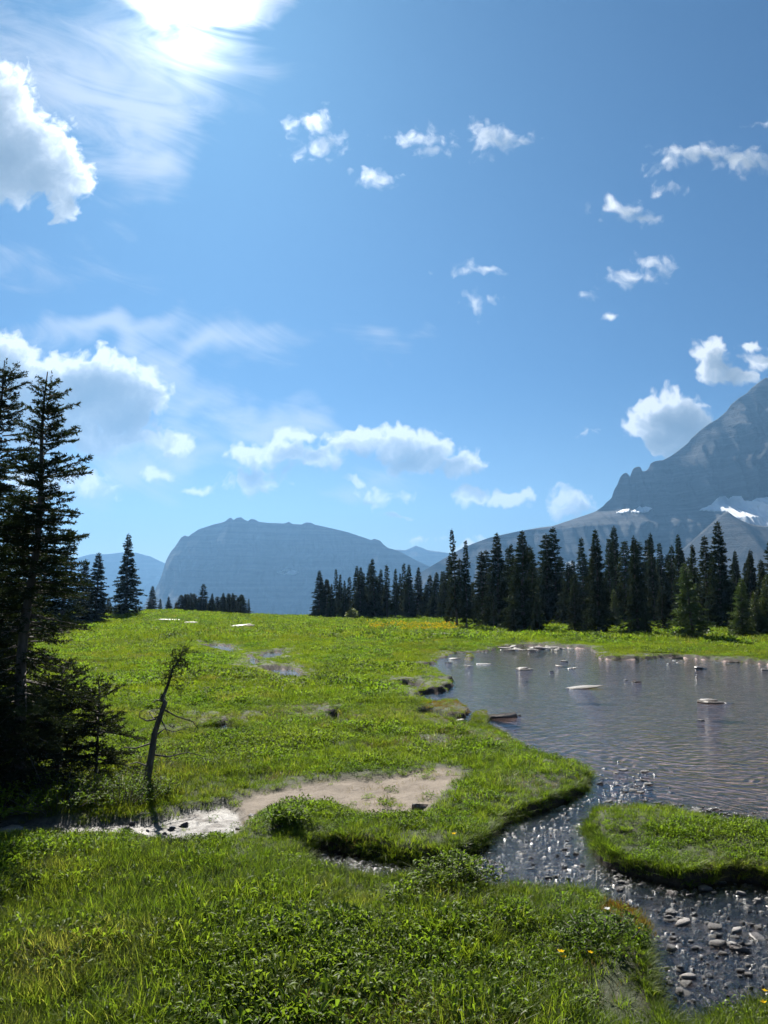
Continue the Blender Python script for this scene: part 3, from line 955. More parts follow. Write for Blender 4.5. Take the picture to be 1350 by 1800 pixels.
for i, (px, by, ty) in enumerate(LOW):
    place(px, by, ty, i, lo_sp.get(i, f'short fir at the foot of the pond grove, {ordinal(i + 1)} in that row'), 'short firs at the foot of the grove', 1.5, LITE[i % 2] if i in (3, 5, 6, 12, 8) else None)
for i in range(49):
    px = 785 + i * 12.8 + R_.uniform(-9, 9)
    place(px, R_.uniform(1090, 1097), min(1035, R_.gauss(982, 22)) + (18 if px < 850 else 0), i, f'fir deep in the pond grove, {ordinal(i + 1)} from the left in the back rank', 'firs deep in the grove', 1.2 + .6 * R_.random())
# the clump at the meadow's edge
CLUMP = [(561, 1003), (574, 1018), (582, 1026), (590, 1000), (598, 1010), (605, 1020), (614, 1014), (625, 995), (634, 997), (641, 1006), (650, 991), (659, 983), (669, 1000), (681, 993), (695, 1000), (703, 1008), (711, 990), (719, 993), (735, 997), (754, 1010), (765, 1006), (777, 1004)]
for i, (px, ty) in enumerate(CLUMP):
    place(px, 1087 + (i % 3), ty, i + (3 if i % 2 else 0), f'fir of the clump at the meadow edge, {ordinal(i + 1)} from the left', 'firs of the clump at the meadow edge')
for i in range(16):
    place(568 + i * 14 + R_.uniform(-5, 5), 1086 + R_.random(), R_.uniform(1015, 1040), i, f'low fir filling the meadow-edge clump, {ordinal(i + 1)} from the left', 'low firs inside the meadow-edge clump', 1.7)
SMALL = [(267, 1030), (281, 1052), (296, 1048), (309, 1058), (324, 1044), (333, 1042), (343, 1050), (355, 1026), (371, 1043), (382, 1052), (392, 1042), (401, 1046), (409, 1042), (417, 1050), (425, 1048), (437, 1052)]
for i, (px, ty) in enumerate(SMALL):
    place(px, 1083 + .6 * (i % 3) + (px - 260) * .012, ty, 6 if i == 15 else i, 'spindly lone fir at the end of the far small clump' if i == 15 else f'tiny fir of the far small clump, {ordinal(i + 1)} from the left', 'tiny firs at the far meadow rim', 1.9 if i < 15 else 1.3)
for i in range(11):
    place(318 + i * 10.5, 1084.5, R_.uniform(1042, 1053), i, f'low bushy fir under the far small clump, {ordinal(i + 1)} from the left', 'low bushy firs at the far meadow rim', 4.0)
place(222, 1094, 938, 2, 'lone dark fir with layered branches beyond the big firs', 'firs behind the big firs', 1.25)
place(166, 1102, 972, 0, 'fir touching the near side of the lone dark fir', 'firs behind the big firs', 1.6)
place(146, 1100, 985, 2, 'broad dark fir half hidden behind the leaning fir', 'firs behind the big firs', 1.6)
place(110, 1110, 930, 1, 'dark fir seen behind the trunk of the leaning fir', 'firs behind the big firs', 1.7)
place(70, 1110, 905, 4, 'fir almost hidden behind the leaning fir', 'firs behind the big firs', 1.7)
place(20, 1120, 890, 0, 'fir behind the big firs at the picture edge', 'firs behind the big firs', 1.7)
place(190, 1090, 1050, 2, 'low bushy fir at the foot of the lone dark fir', 'firs behind the big firs', 2.4)
place(238, 1092, 1064, 2, 'smallest bushy fir on the sunny side of the lone dark fir', 'firs behind the big firs', 2.2)


# the big firs close by
def big(seed, px, by, ty, R_, label, lean=(0, 0), **kw):
    x, y = (float(c) for c in onto(px, by))
    z = float(ground(np.array([x]), np.array([y]))[0])
    d0 = ray(px, ty)
    H = CZ + d0[2] * (y / d0[1]) - z
    a = dict(whorl=.13, nb=6, dens=150, nl=.036, nw=.012, tsp=.04, wood=True, droop=.5, rise=.5, gap=.12, tw=.38)
    a.update(kw)
    c, t, w = conifer(seed, H, R_, lean=lean, **a)
    return tree({'crown': c.mesh('fir_crown', M_NEEDLE), 'trunk': t.mesh('fir_trunk', M_BARK, True), 'branches': w.mesh('fir_branches', M_BARK)}, x, y, z - .04, 0, 1.0, label, 'big firs beside the muddy path')


def lean_shape(f):
    if f < .28:
        return 1.05
    if f < .46:
        return .72
    return .95


big(7, 28, 1400, 652, .98, 'leaning fir with bare visible trunk beside the muddy path', (.028, .01), Lf=lean_shape, shape=.6, gap=.16, keep=lambda A, g: (A[:, 2] > 2.35) | (A[:, 2] < 1.35) | (g.random(len(A)) < .35))
big(8, -30, 1345, 634, 1.05, 'tall ragged fir close behind the leaning fir', shape=.55, gap=.16)
big(9, -125, 1375, 560, 1.25, 'dense fir at the very edge of the picture', shape=.6, gap=.15)
big(10, 100, 1378, 1165, .85, 'low spreading fir skirt beside the leaning fir', shape=.45, gap=.26, crown0=.02, whorl=.11)
big(11, 168, 1372, 1205, .70, 'lowest bushy fir nearest the dead sapling', shape=.4, gap=.26, crown0=.02, whorl=.11)
big(12, -25, 1405, 1150, .9, 'low bushy fir under the picture-edge fir', shape=.45, gap=.26, crown0=.02, whorl=.11)


# dead sapling
def dead_sapling():
    x0, y0 = (float(c) for c in onto(256, 1388))
    z0 = float(ground(np.array([x0]), np.array([y0]))[0])
    e = link('dead_sapling', None, None, (x0, y0, z0), label='bent half-dead sapling with one tuft of needles at its top', category='tree')
    k = y0 / FPX * 1.02
    at = lambda px, py, dy=0.0: np.array([(px - 256) * k, dy, (1388 - py) * k])
    g = np.random.default_rng(3)
    t = Geo()
    t.tube([at(256, 1396), at(258, 1370), at(264, 1330), at(268, 1295), at(278, 1262), at(284, 1245), at(279, 1238), at(288, 1215), at(294, 1190), at(308, 1170), at(312, 1150)], [.062, .05, .044, .038, .03, .034, .025, .019, .015, .010, .004], 8)
    link('trunk', t.mesh('sapling_trunk', M_DEADWOOD, True), e)
    curls = [[(270, 1272, 0), (256, 1274, -.05), (244, 1268, -.06), (242, 1260, -.02), (252, 1256, .03)], [(272, 1268, 0), (264, 1272, .03), (256, 1262, .05), (262, 1256, .02)], [(280, 1242, 0), (270, 1240, -.04), (262, 1246, -.06)],
             [(262, 1312, 0), (240, 1318, -.08), (222, 1316, -.1), (208, 1322, -.1)], [(268, 1300, 0), (280, 1290, .1), (296, 1296, .14), (320, 1288, .16)], [(264, 1330, 0), (290, 1336, .1), (320, 1330, .14), (350, 1338, .16)],
             [(280, 1255, 0), (300, 1268, .06), (328, 1278, .1), (338, 1290, .1)], [(260, 1350, 0), (244, 1340, -.1), (226, 1344, -.12)], [(276, 1270, 0), (288, 1282, -.1), (298, 1300, -.14)]]
    for c in curls:
        b = Geo()
        b.tube([at(*p) for p in c], np.linspace(.013, .003, len(c)), 5)
        link('dead_branch', b.mesh('sapling_branch', M_DEADWOOD, True), e)
    tops = [(300, 1185)] * 6 + [(306, 1174)] * 8 + [(292, 1200)] * 6 + [(310, 1160)] * 5 + [(288, 1216)] * 3 + [(280, 1250)] * 2
    A, B = [], []
    for (px, py) in tops:
        s = at(px, py)
        a = g.random() * 6.28
        l = .10 + .16 * g.random()
        A.append(s)
        B.append(s + np.array([math.cos(a) * l + .04, math.sin(a) * l, -.03 + .06 * g.normal()]))
        for q in range(5):
            s2 = s + (B[-1] - s) * g.random() if q == 0 else A[-1] * .4 + B[-1] * .6
            A.append(s2)
            B.append(s2 + g.normal(size=3) * .06)
    for c in ((262, 1318), (300, 1292), (328, 1284), (300, 1334), (222, 1318), (280, 1262), (290, 1222)):
        for q in range(5):
            s = at(*c, .05) + g.normal(size=3) * .05
            A.append(s)
            B.append(s + g.normal(size=3) * .07)
    T1, T2 = needles(np.array(A), np.array(B), 190, .03, .007, g)
    cg = Geo()
    cg.tris(np.concatenate([T1, T2]))
    link('needle_tuft', cg.mesh('sapling_needles', M_NEEDLE), e)


dead_sapling()


# ------------------------------------------------------------------ stones
def slab_mesh(seed, mat, layers=1, n=6, h=.3):
    """broken shale: angular outline, flat top, split edges"""
    g = np.random.default_rng(seed)
    geo = Geo()
    z = 0.0
    off = np.zeros(2)
    for L in range(layers):
        a = np.sort(np.linspace(0, 6.283, n, endpoint=False) + g.normal(size=n) * .34)
        rad = (.62 + .5 * g.random(n)) * (1 - .2 * L)
        hh = h / layers * (.7 + .6 * g.random())
        xy = np.stack([np.cos(a) * rad, np.sin(a) * rad * (.62 + .2 * g.random())], 1)
        tilt = g.normal(size=2) * .10
        rings = []
        for s, zz in ((1.0, 0), (1.04, .45), (.97, .5), (.95, 1.0)):
            q = xy * s * (1 + .05 * g.normal(size=n))[:, None] + off
            rings.append(np.concatenate([q, (z + hh * zz + (q - off) @ tilt * zz + g.normal(size=n) * .04 * hh)[:, None]], 1))
        V = np.concatenate(rings + [[[*off, z]], [[off[0], off[1], z + hh * 1.0]]])
        F = []
        for r in range(3):
            for k in range(n):
                k2 = (k + 1) % n
                F += [(r * n + k, r * n + k2, (r + 1) * n + k2), (r * n + k, (r + 1) * n + k2, (r + 1) * n + k)]
        for k in range(n):
            F += [(4 * n, (k + 1) % n, k), (4 * n + 1, 3 * n + k, 3 * n + (k + 1) % n)]
        geo.add(V, np.array(F))
        z += hh * .9
        off = off + g.normal(size=2) * .16
    return geo.mesh('shale_slab', mat)


SLAB = {m.name: [slab_mesh(300 + 7 * i + j, m, 1 + (i % 3 == 2), 5 + i % 3, .24 + .10 * (i % 3)) for i in range(9)] for j, m in enumerate((M_STONE, M_WET, M_PALE))}


def stone(px, py, wpx, hpx, mat, label, group, rz=None, sink=.35, dz=None, name='flat_stone', deep=.6):
    x, y = (float(c) for c in onto(px, py, WZ if dz is None else dz))
    k = y / FPX
    w = wpx * k / 2 / .95
    z = WZ if dz is None else float(ground(np.array([x]), np.array([y]))[0])
    o = link(name, R_.choice(SLAB[mat.name]), None, label=label, category='stone', group=group)
    hz = max(hpx * k * (.48 if dz is None else 1.3), .015)
    o.location = (x, y, z - sink * hz)
    o.rotation_euler = (R_.gauss(0, .09), R_.gauss(0, .09), R_.random() * 6.28 if rz is None else rz)
    o.scale = (w, w * deep / .6, hz / .36)
    return o


stone(880, 1262, 62, 17, M_STONE, 'large tilted grey slab at the tip of the mossy islet', 'slabs in the pond', .2, .1, deep=.55)
stone(908, 1258, 18, 5, M_WET, 'little dark stone touching the large tilted slab', 'slabs in the pond')
stone(922, 1177, 34, 7, M_STONE, 'pale rounded slab alone off the far left shore', 'slabs in the pond', 0, .2)
stone(984, 1171, 28, 5, M_STONE, 'bright slab in the cluster in mid pond', 'slabs in the pond', 0)
stone(1004, 1175, 24, 3, M_WET, 'thin dark stone in the cluster in mid pond', 'slabs in the pond', 0)
stone(992, 1163, 16, 4, M_STONE, 'upper small stone of the cluster in mid pond', 'slabs in the pond')
stone(968, 1180, 12, 3, M_WET, 'tiny dark stone below the cluster in mid pond', 'slabs in the pond')
stone(1022, 1209, 66, 6, M_STONE, 'long flat slab lying nearly awash in mid pond', 'slabs in the pond', 0, .25, deep=.5)
stone(1119, 1199, 22, 5, M_WET, 'small dark block in mid pond with a pale end', 'slabs in the pond', .3)
stone(1252, 1235, 56, 11, M_STONE, 'widest tilted slab near the picture edge of the pond', 'slabs in the pond', .1, .2)
stone(1276, 1236, 34, 5, M_WET, 'dark thin slab beneath the widest tilted slab', 'slabs in the pond', -.1)
stone(1233, 1266, 20, 6, M_WET, 'small dark stone below the widest tilted slab', 'slabs in the pond', .4)
stone(1230, 1175, 26, 6, M_WET, 'dark slab just off the stony far shore', 'slabs in the pond', 0)
stone(1176, 1167, 9, 3, M_WET, 'tiny dark stone off the stony far shore', 'slabs in the pond')
stone(1346, 1178, 18, 7, M_WET, 'dark rounded stone at the picture edge of the far shore', 'slabs in the pond')
stone(850, 1167, 30, 3, M_STONE, 'thin bright slab beside the promontory', 'slabs in the pond', 0)
stone(830, 1171, 44, 3, M_WET, 'thin dark ledge in front of the thin bright slab', 'slabs in the pond', 0, deep=.3)
stone(796, 1158, 26, 5, M_STONE, 'grey slab in the little bay behind the promontory', 'slabs in the pond', 0)
stone(790, 1165, 20, 4, M_WET, 'dark slab in the little bay behind the promontory', 'slabs in the pond', .4)
stone(768, 1256, 34, 5, M_STONE, 'pale wet slab in the channel behind the mossy islet', 'slabs in the pond', 0, .2)
stone(806, 1268, 24, 5, M_STONE, 'small pale slab beside the mossy islet channel', 'slabs in the pond', 0, .2)
stone(1100, 1196, 8, 2, M_STONE, 'pale chip beside the small dark block in mid pond', 'slabs in the pond')
far_l = 'flat shale piece of the stony beach at the head of the pond'
for i in range(36):
    px = 862 + 178 * R_.random()
    py = 1131 + 13 * R_.random() * (1 if px < 1000 else .6)
    stone(px, py, R_.uniform(8, 30), R_.uniform(1.5, 4), R_.choice([M_STONE, M_WET, M_PALE, M_STONE]), far_l, 'shale pieces at the head of the pond', R_.gauss(0, .3), .1)
stone(882, 1131, 64, 5, M_PALE, 'longest pale ledge of the stony beach at the head of the pond', 'ledges at the pond head', 0, .0, deep=.3)
stone(950, 1141, 40, 5, M_WET, 'long dark ledge at the water line of the pond head', 'ledges at the pond head', 0, .0, deep=.4)
for i in range(36):
    px = 1185 + 200 * R_.random()
    stone(px, 1151 + (px - 1190) * .07 + R_.uniform(-2, 6), R_.uniform(8, 28), R_.uniform(1.5, 4), R_.choice([M_STONE, M_WET, M_PALE, M_STONE]), 'flat shale piece of the stony far shore below the young firs', 'shale pieces on the far shore', R_.gauss(0, .3), .1)
for i in range(18):
    px = 1130 + 230 * R_.random()
    stone(px, 1412 + (px - 1130) * .11 + R_.uniform(-6, 5), R_.uniform(8, 28), R_.uniform(2, 5), R_.choice([M_STONE, M_WET, M_WET]), 'dark shale piece along the pond side of the grassy island', 'shale pieces along the island', R_.gauss(0, .4), .2)
for i in range(14):
    stone(R_.gauss(1098, 26), R_.gauss(1380, 12), R_.uniform(5, 20), R_.uniform(1.5, 4), R_.choice([M_STONE, M_WET, M_STONE]), 'small stone on the shoal where the pond spills out', 'stones on the outlet shoal', None, .2)
wet_polys = P_WATER


def wet_at(px, py):
    x, y = onto(np.array([px]), np.array([py]), WZ)
    return float(shore(x, y)[0])


cnt = 0
while cnt < 40:
    px, py = R_.uniform(840, 1100), R_.uniform(1395, 1560)
    if wet_at(px, py) < -.05:
        stone(px, py, R_.uniform(5, 15), R_.uniform(1.5, 3), R_.choice([M_STONE, M_WET, M_WET]), 'small wet stone in the riffle between the peninsula and the island', 'stones in the riffle', None, .35)
        cnt += 1
BIG_ST = [(1248, 1530, 18, 9, 1), (1271, 1535, 22, 12, 0), (1268, 1552, 20, 7, 1), (1238, 1563, 24, 9, 0), (1305, 1572, 20, 11, 2), (1332, 1585, 15, 8, 2), (1180, 1606, 26, 8, 0), (1176, 1616, 22, 8, 0), (1202, 1622, 38, 12, 2), (1196, 1618, 24, 6, 0), (1255, 1630, 34, 8, 0), (1294, 1637, 22, 14, 2),
          (1334, 1650, 46, 14, 1), (1260, 1660, 34, 12, 0), (1286, 1660, 26, 10, 2), (1304, 1672, 34, 18, 1), (1182, 1652, 24, 7, 1), (1180, 1668, 26, 8, 1), (1262, 1645, 16, 6, 1), (1212, 1718, 34, 14, 2), (1204, 1730, 26, 8, 0), (1196, 1706, 18, 10, 0), (1316, 1715, 18, 7, 0), (1226, 1668, 20, 6, 1)]
big_lab = ['dark square stone nearest the island bank', 'two-toned block beside the dark square stone', 'flat dark stone under the two-toned block', 'pale-topped wedge standing alone in the stream', 'bright rounded stone with a shadow side in open stream', 'small white-topped stone near the picture edge', 'thin grey slab upper of the pair off the moss tip', 'grey slab lower of the pair off the moss tip',
           'long bright slab below the moss tip pair', 'thin slab leaning behind the long bright slab', 'long thin slab in mid stream', 'upright pale stone above the large dark block', 'long dark layered slab at the picture edge of the stream', 'broad wedge-shaped grey stone left of the large dark block', 'pinkish stone against the large dark block', 'largest dark block in the stream',
           'upper dark flat stone off the grassy bank', 'lower dark flat stone off the grassy bank', 'small dark stone above the broad wedge-shaped stone', 'bright flat stone where the stream bends under the bank', 'grey stone below the bright flat stone at the stream bend', 'grey stone above the bright flat stone at the stream bend', 'pale stone near the picture edge by the near grass', 'dark chip left of the broad wedge-shaped stone']
for (px, py, w, h, k), lb in zip(BIG_ST, big_lab):
    stone(px, py, w, h, (M_STONE, M_WET, M_PALE)[k], lb, 'larger stones in the near stream', R_.gauss(0, .35), .12)
cnt = 0
while cnt < 75:
    px, py = R_.uniform(1080, 1370), R_.uniform(1532, 1765)
    if wet_at(px, py) < -.04:
        stone(px, py, abs(R_.gauss(0, 8)) + 4, R_.uniform(2, 6), R_.choice([M_STONE, M_WET, M_WET, M_STONE]), 'small shale stone scattered on the near stream bed', 'small stones in the near stream', None, .3)
        cnt += 1
cnt = 0
while cnt < 20:
    px, py = R_.uniform(560, 850), R_.uniform(1468, 1530)
    if wet_at(px, py) < .0:
        stone(px, py, R_.uniform(5, 18), R_.uniform(2, 6), R_.choice([M_STONE, M_PALE, M_WET]), 'small stone in the trickle below the sandy patch', 'stones in the trickle', None, .3)
        cnt += 1


def pebbles():
    """the gravel that nobody could count: one joined mesh"""
    g = np.random.default_rng(44)
    for mat, share in ((M_STONE, .45), (M_WET, .55)):
        geo = Geo()
        tot = 0
        while tot < int(1400 * share):
            n = 4000
            px = np.concatenate([g.uniform(840, 1130, n), g.uniform(1080, 1380, n), g.uniform(556, 850, n // 2), g.normal(1098, 34, n // 6), g.uniform(862, 1045, n // 8), g.uniform(1185, 1400, n // 8)])
            py = np.concatenate([g.uniform(1390, 1560, n), g.uniform(1530, 1775, n), g.uniform(1466, 1535, n // 2), g.normal(1382, 14, n // 6), g.uniform(1131, 1143, n // 8), g.uniform(1150, 1168, n // 8)])
            x, y = onto(px, py, WZ)
            k = shore(x, y) < -.02
            x, y, py = x[k], y[k], py[k]
            pick = g.permutation(len(x))[:int(1400 * share) - tot]
            for i in pick:
                c = 5
                a = np.sort(g.random(c) * 6.283)
                w = y[i] / FPX * (1.8 + abs(g.normal()) * 2.4)
                h = w * g.uniform(.10, .26)
                z = WZ - h * g.uniform(.3, .95)
                o = np.stack([x[i] + np.cos(a) * w * 1.5, y[i] + np.sin(a) * w * 1.3, np.full(c, z - .015)], 1)
                t = np.stack([x[i] + np.cos(a) * w * .75, y[i] + np.sin(a) * w * .6, z + h * (.8 + .3 * g.random(c))], 1)
                F = [(j, (j + 1) % c, c + (j + 1) % c) for j in range(c)] + [(j, c + (j + 1) % c, c + j) for j in range(c)] + [(c, c + 1, c + 2), (c, c + 2, c + 3), (c, c + 3, c + 4)]
                geo.add(np.concatenate([o, t]), F)
            tot += len(pick)
        link('gravel', geo.mesh('gravel', mat), kind='stuff', label='small dark wet gravel in the stream and along the shores' if mat is M_WET else 'small grey dry gravel in the stream and along the shores', category='gravel')


pebbles()
for i, (px, py, w, h, lb) in enumerate([(770, 1118, 48, 4, 'long white stone lying in the far meadow near the grove'), (651, 1111, 20, 3, 'small white stone in the far meadow below the yellow bush'), (283, 1098, 70, 4, 'long white slab in the far meadow below the lone fir'), (335, 1101, 34, 3, 'thin white slab following the long white slab'),
                                        (405, 1108, 66, 4, 'long pale slab below the far small clump'), (430, 1106, 24, 3, 'small white slab at the end of the long pale slab'), (602, 1145, 26, 2, 'faint pale stone half sunk in mid meadow'), (652, 1158, 60, 2, 'faint thin pale stone streak in mid meadow'), (520, 1087, 22, 2, 'white stone on the meadow rim in the gap'), (690, 1086, 18, 2, 'tiny pale stone on the rim before the clump')]):
    stone(px, py, w, h, M_PALE, lb, 'white stones in the far meadow', 0, .1, 0.0, deep=.7)
for i in range(22):
    px, py = R_.uniform(-40, 470), R_.gauss(1448, 9)
    stone(px, py, R_.uniform(5, 22), R_.uniform(2, 5), R_.choice([M_STONE, M_PALE, M_WET]), 'small stone on the muddy path below the big firs', 'stones on the muddy path', None, .25, 0.0)
stone(20, 1446, 70, 9, M_PALE, 'broad pale rock in the mud below the big firs', 'rocks on the muddy path', 0, .2, 0.0)
stone(258, 1462, 46, 8, M_PALE, 'broken pale rock at the edge of the muddy path', 'rocks on the muddy path', 0, .2, 0.0)
stone(740, 1412, 40, 7, M_WET, 'dark stone on the sandy patch', 'rocks on the muddy path', 0, .2, 0.0)


# ------------------------------------------------------------------ grass and herbs
def blades(seed, n, h, w, spread, lean=.45, seg=3):
    g = np.random.default_rng(seed)
    a, r = g.random(n) * 6.28, spread * np.sqrt(g.random(n))
    x0 = np.stack([np.cos(a) * r, np.sin(a) * r, np.full(n, -.02)], 1)
    b = a + g.normal(size=n) * .9
    hd = np.stack([np.cos(b), np.sin(b), 0 * b], 1)
    hh = h * (.55 + .7 * g.random(n))
    ln = lean * (.3 + g.random(n))
    T = []
    wd = np.stack([-np.sin(b), np.cos(b), 0 * b], 1)
    pts, ws = [], []
    for s in range(seg + 1):
        t = s / seg
        pts.append(x0 + hd * (hh * ln * t ** 1.8)[:, None] + np.array([0, 0, 1.]) * (hh * t * (1 - .28 * ln * t))[:, None])
        ws.append(w * (1 - t ** 1.6) * .5)
    for s in range(seg):
        a0, a1 = pts[s] - wd * ws[s], pts[s] + wd * ws[s]
        b0, b1 = pts[s + 1] - wd * ws[s + 1], pts[s + 1] + wd * ws[s + 1]
        T.append(np.stack([a0, a1, b1], 1))
        if s < seg - 1:
            T.append(np.stack([a0, b1, b0], 1))
    V, F = [], []
    # one island per blade, so that colour can vary blade by blade
    rings = np.stack([np.stack([p - wd * q, p + wd * q], 1) for p, q in zip(pts, ws)], 1)      # n, seg+1, 2, 3
    V = rings.reshape(n, -1, 3)
    f = []
    for s in range(seg):
        i = 2 * s
        f += [(i, i + 1, i + 3)] + ([(i, i + 3, i + 2)] if s < seg - 1 else [])
    k = V.shape[1]
    F = (np.array(f)[None] + (np.arange(n) * k)[:, None, None]).reshape(-1, 3)
    return V.reshape(-1, 3), F


def leaves(seed, n, h, L, w, spread):
    g = np.random.default_rng(seed)
    a = g.random(n) * 6.28
    r = spread * np.sqrt(g.random(n))
    base = np.stack([np.cos(a) * r, np.sin(a) * r, h * (.15 + .85 * g.random(n))], 1)
    b = a + g.normal(size=n)
    el = g.uniform(-.2, 1.1, n)
    d = np.stack([np.cos(b) * np.cos(el), np.sin(b) * np.cos(el), np.sin(el)], 1)
    s = np.stack([-np.sin(b), np.cos(b), .3 * g.normal(size=n)], 1)
    ll = (L * (.6 + .7 * g.random(n)))[:, None]
    dn = np.array([0, 0, -1.])
    p0 = base
    pm = base + d * ll * .5
    pt = base + d * ll + dn * ll * .25
    up = np.array([0, 0, 1.]) * w * .25
    V = np.stack([p0, pm + s * w * .5 + up, pt, pm - s * w * .5 + up, pm], 1).reshape(-1, 3)
    f = np.array([(0, 1, 4), (4, 1, 2), (0, 4, 3), (4, 2, 3)])
    F = (f[None] + (np.arange(n) * 5)[:, None, None]).reshape(-1, 3)
    return V, F


PROTO = bpy.data.collections.new('tuft_shapes')
protos = []


def proto(me):
    o = bpy.data.objects.new(f'tuft_{len(protos):02d}', me)
    PROTO.objects.link(o)
    protos.append(o)
    return len(protos) - 1


P_GR = [proto(mesh_np('grass_tuft', *blades(500 + i, 40, .085 + .017 * i, .006, .09, .95), M_GRASS)) for i in range(4)]
P_HB = [proto(mesh_np('herb_tuft', *leaves(520 + i, 40, .07, .052, .017, .10), M_HERB)) for i in range(3)]
P_DR = [proto(mesh_np('dry_tuft', *blades(540 + i, 26, .10, .004, .11, .9), M_DRY)) for i in range(2)]
P_MS = [proto(mesh_np('moss_tuft', *blades(550 + i, 60, .05, .006, .10, .5, 2), M_MOSS)) for i in range(2)]
P_FR = [proto(mesh_np('far_tuft', *blades(560 + i, 46, .16, .014, .26, .7, 2), M_GRASS)) for i in range(3)]
P_FH = [proto(mesh_np('far_herb', *leaves(570 + i, 40, .10, .12, .05, .26), M_HERB)) for i in range(2)]
P_ED = [proto(mesh_np('edge_tuft', *blades(590 + i, 40, .12, .006, .07, 1.5, 4), M_GRASS)) for i in range(2)]
P_FY = [proto(mesh_np('far_yellow', *leaves(580, 24, .20, .07, .05, .26), M_YELLOW))]


def scatter_group():
    ng = bpy.data.node_groups.new('scatter_tufts', 'GeometryNodeTree')
    ng.interface.new_socket('Geometry', in_out='INPUT', socket_type='NodeSocketGeometry')
    ng.interface.new_socket('Geometry', in_out='OUTPUT', socket_type='NodeSocketGeometry')
    gi, go = ng.nodes.new('NodeGroupInput'), ng.nodes.new('NodeGroupOutput')
    ci = ng.nodes.new('GeometryNodeCollectionInfo')
    ci.inputs[0].default_value = PROTO
    ci.inputs['Separate Children'].default_value = True
    ci.inputs['Reset Children'].default_value = True
    io = ng.nodes.new('GeometryNodeInstanceOnPoints')
    io.inputs['Pick Instance'].default_value = True

    def attr(n, t):
        a = ng.nodes.new('GeometryNodeInputNamedAttribute')
        a.data_type = t
        a.inputs['Name'].default_value = n
        return a.outputs['Attribute']
    l = ng.links.new
    l(gi.outputs[0], io.inputs['Points'])
    l(ci.outputs[0], io.inputs['Instance'])
    l(attr('idx', 'INT'), io.inputs['Instance Index'])
    er = ng.nodes.new('FunctionNodeEulerToRotation')
    l(attr('rot', 'FLOAT_VECTOR'), er.inputs[0])
    l(er.outputs[0], io.inputs['Rotation'])
    l(attr('scl', 'FLOAT_VECTOR'), io.inputs['Scale'])
    l(io.outputs[0], go.inputs[0])
    return ng


SCATTER = scatter_group()


def scatter(name, P, idx, rot, scl, label, category='grass'):
    me = bpy.data.meshes.new(name)
    n = len(P)
    me.vertices.add(n)
    me.vertices.foreach_set('co', np.asarray(P, np.float32).ravel())
    for an, t, v in (('idx', 'INT', idx), ('rot', 'FLOAT_VECTOR', rot), ('scl', 'FLOAT_VECTOR', scl)):
        a = me.attributes.new(an, t, 'POINT')
        a.data.foreach_set('value' if t == 'INT' else 'vector', np.asarray(v, np.int32 if t == 'INT' else np.float32).ravel())
    o = link(name, me, kind='stuff', label=label, category=category)
    o.modifiers.new('scatter', 'NODES').node_group = SCATTER
    return o


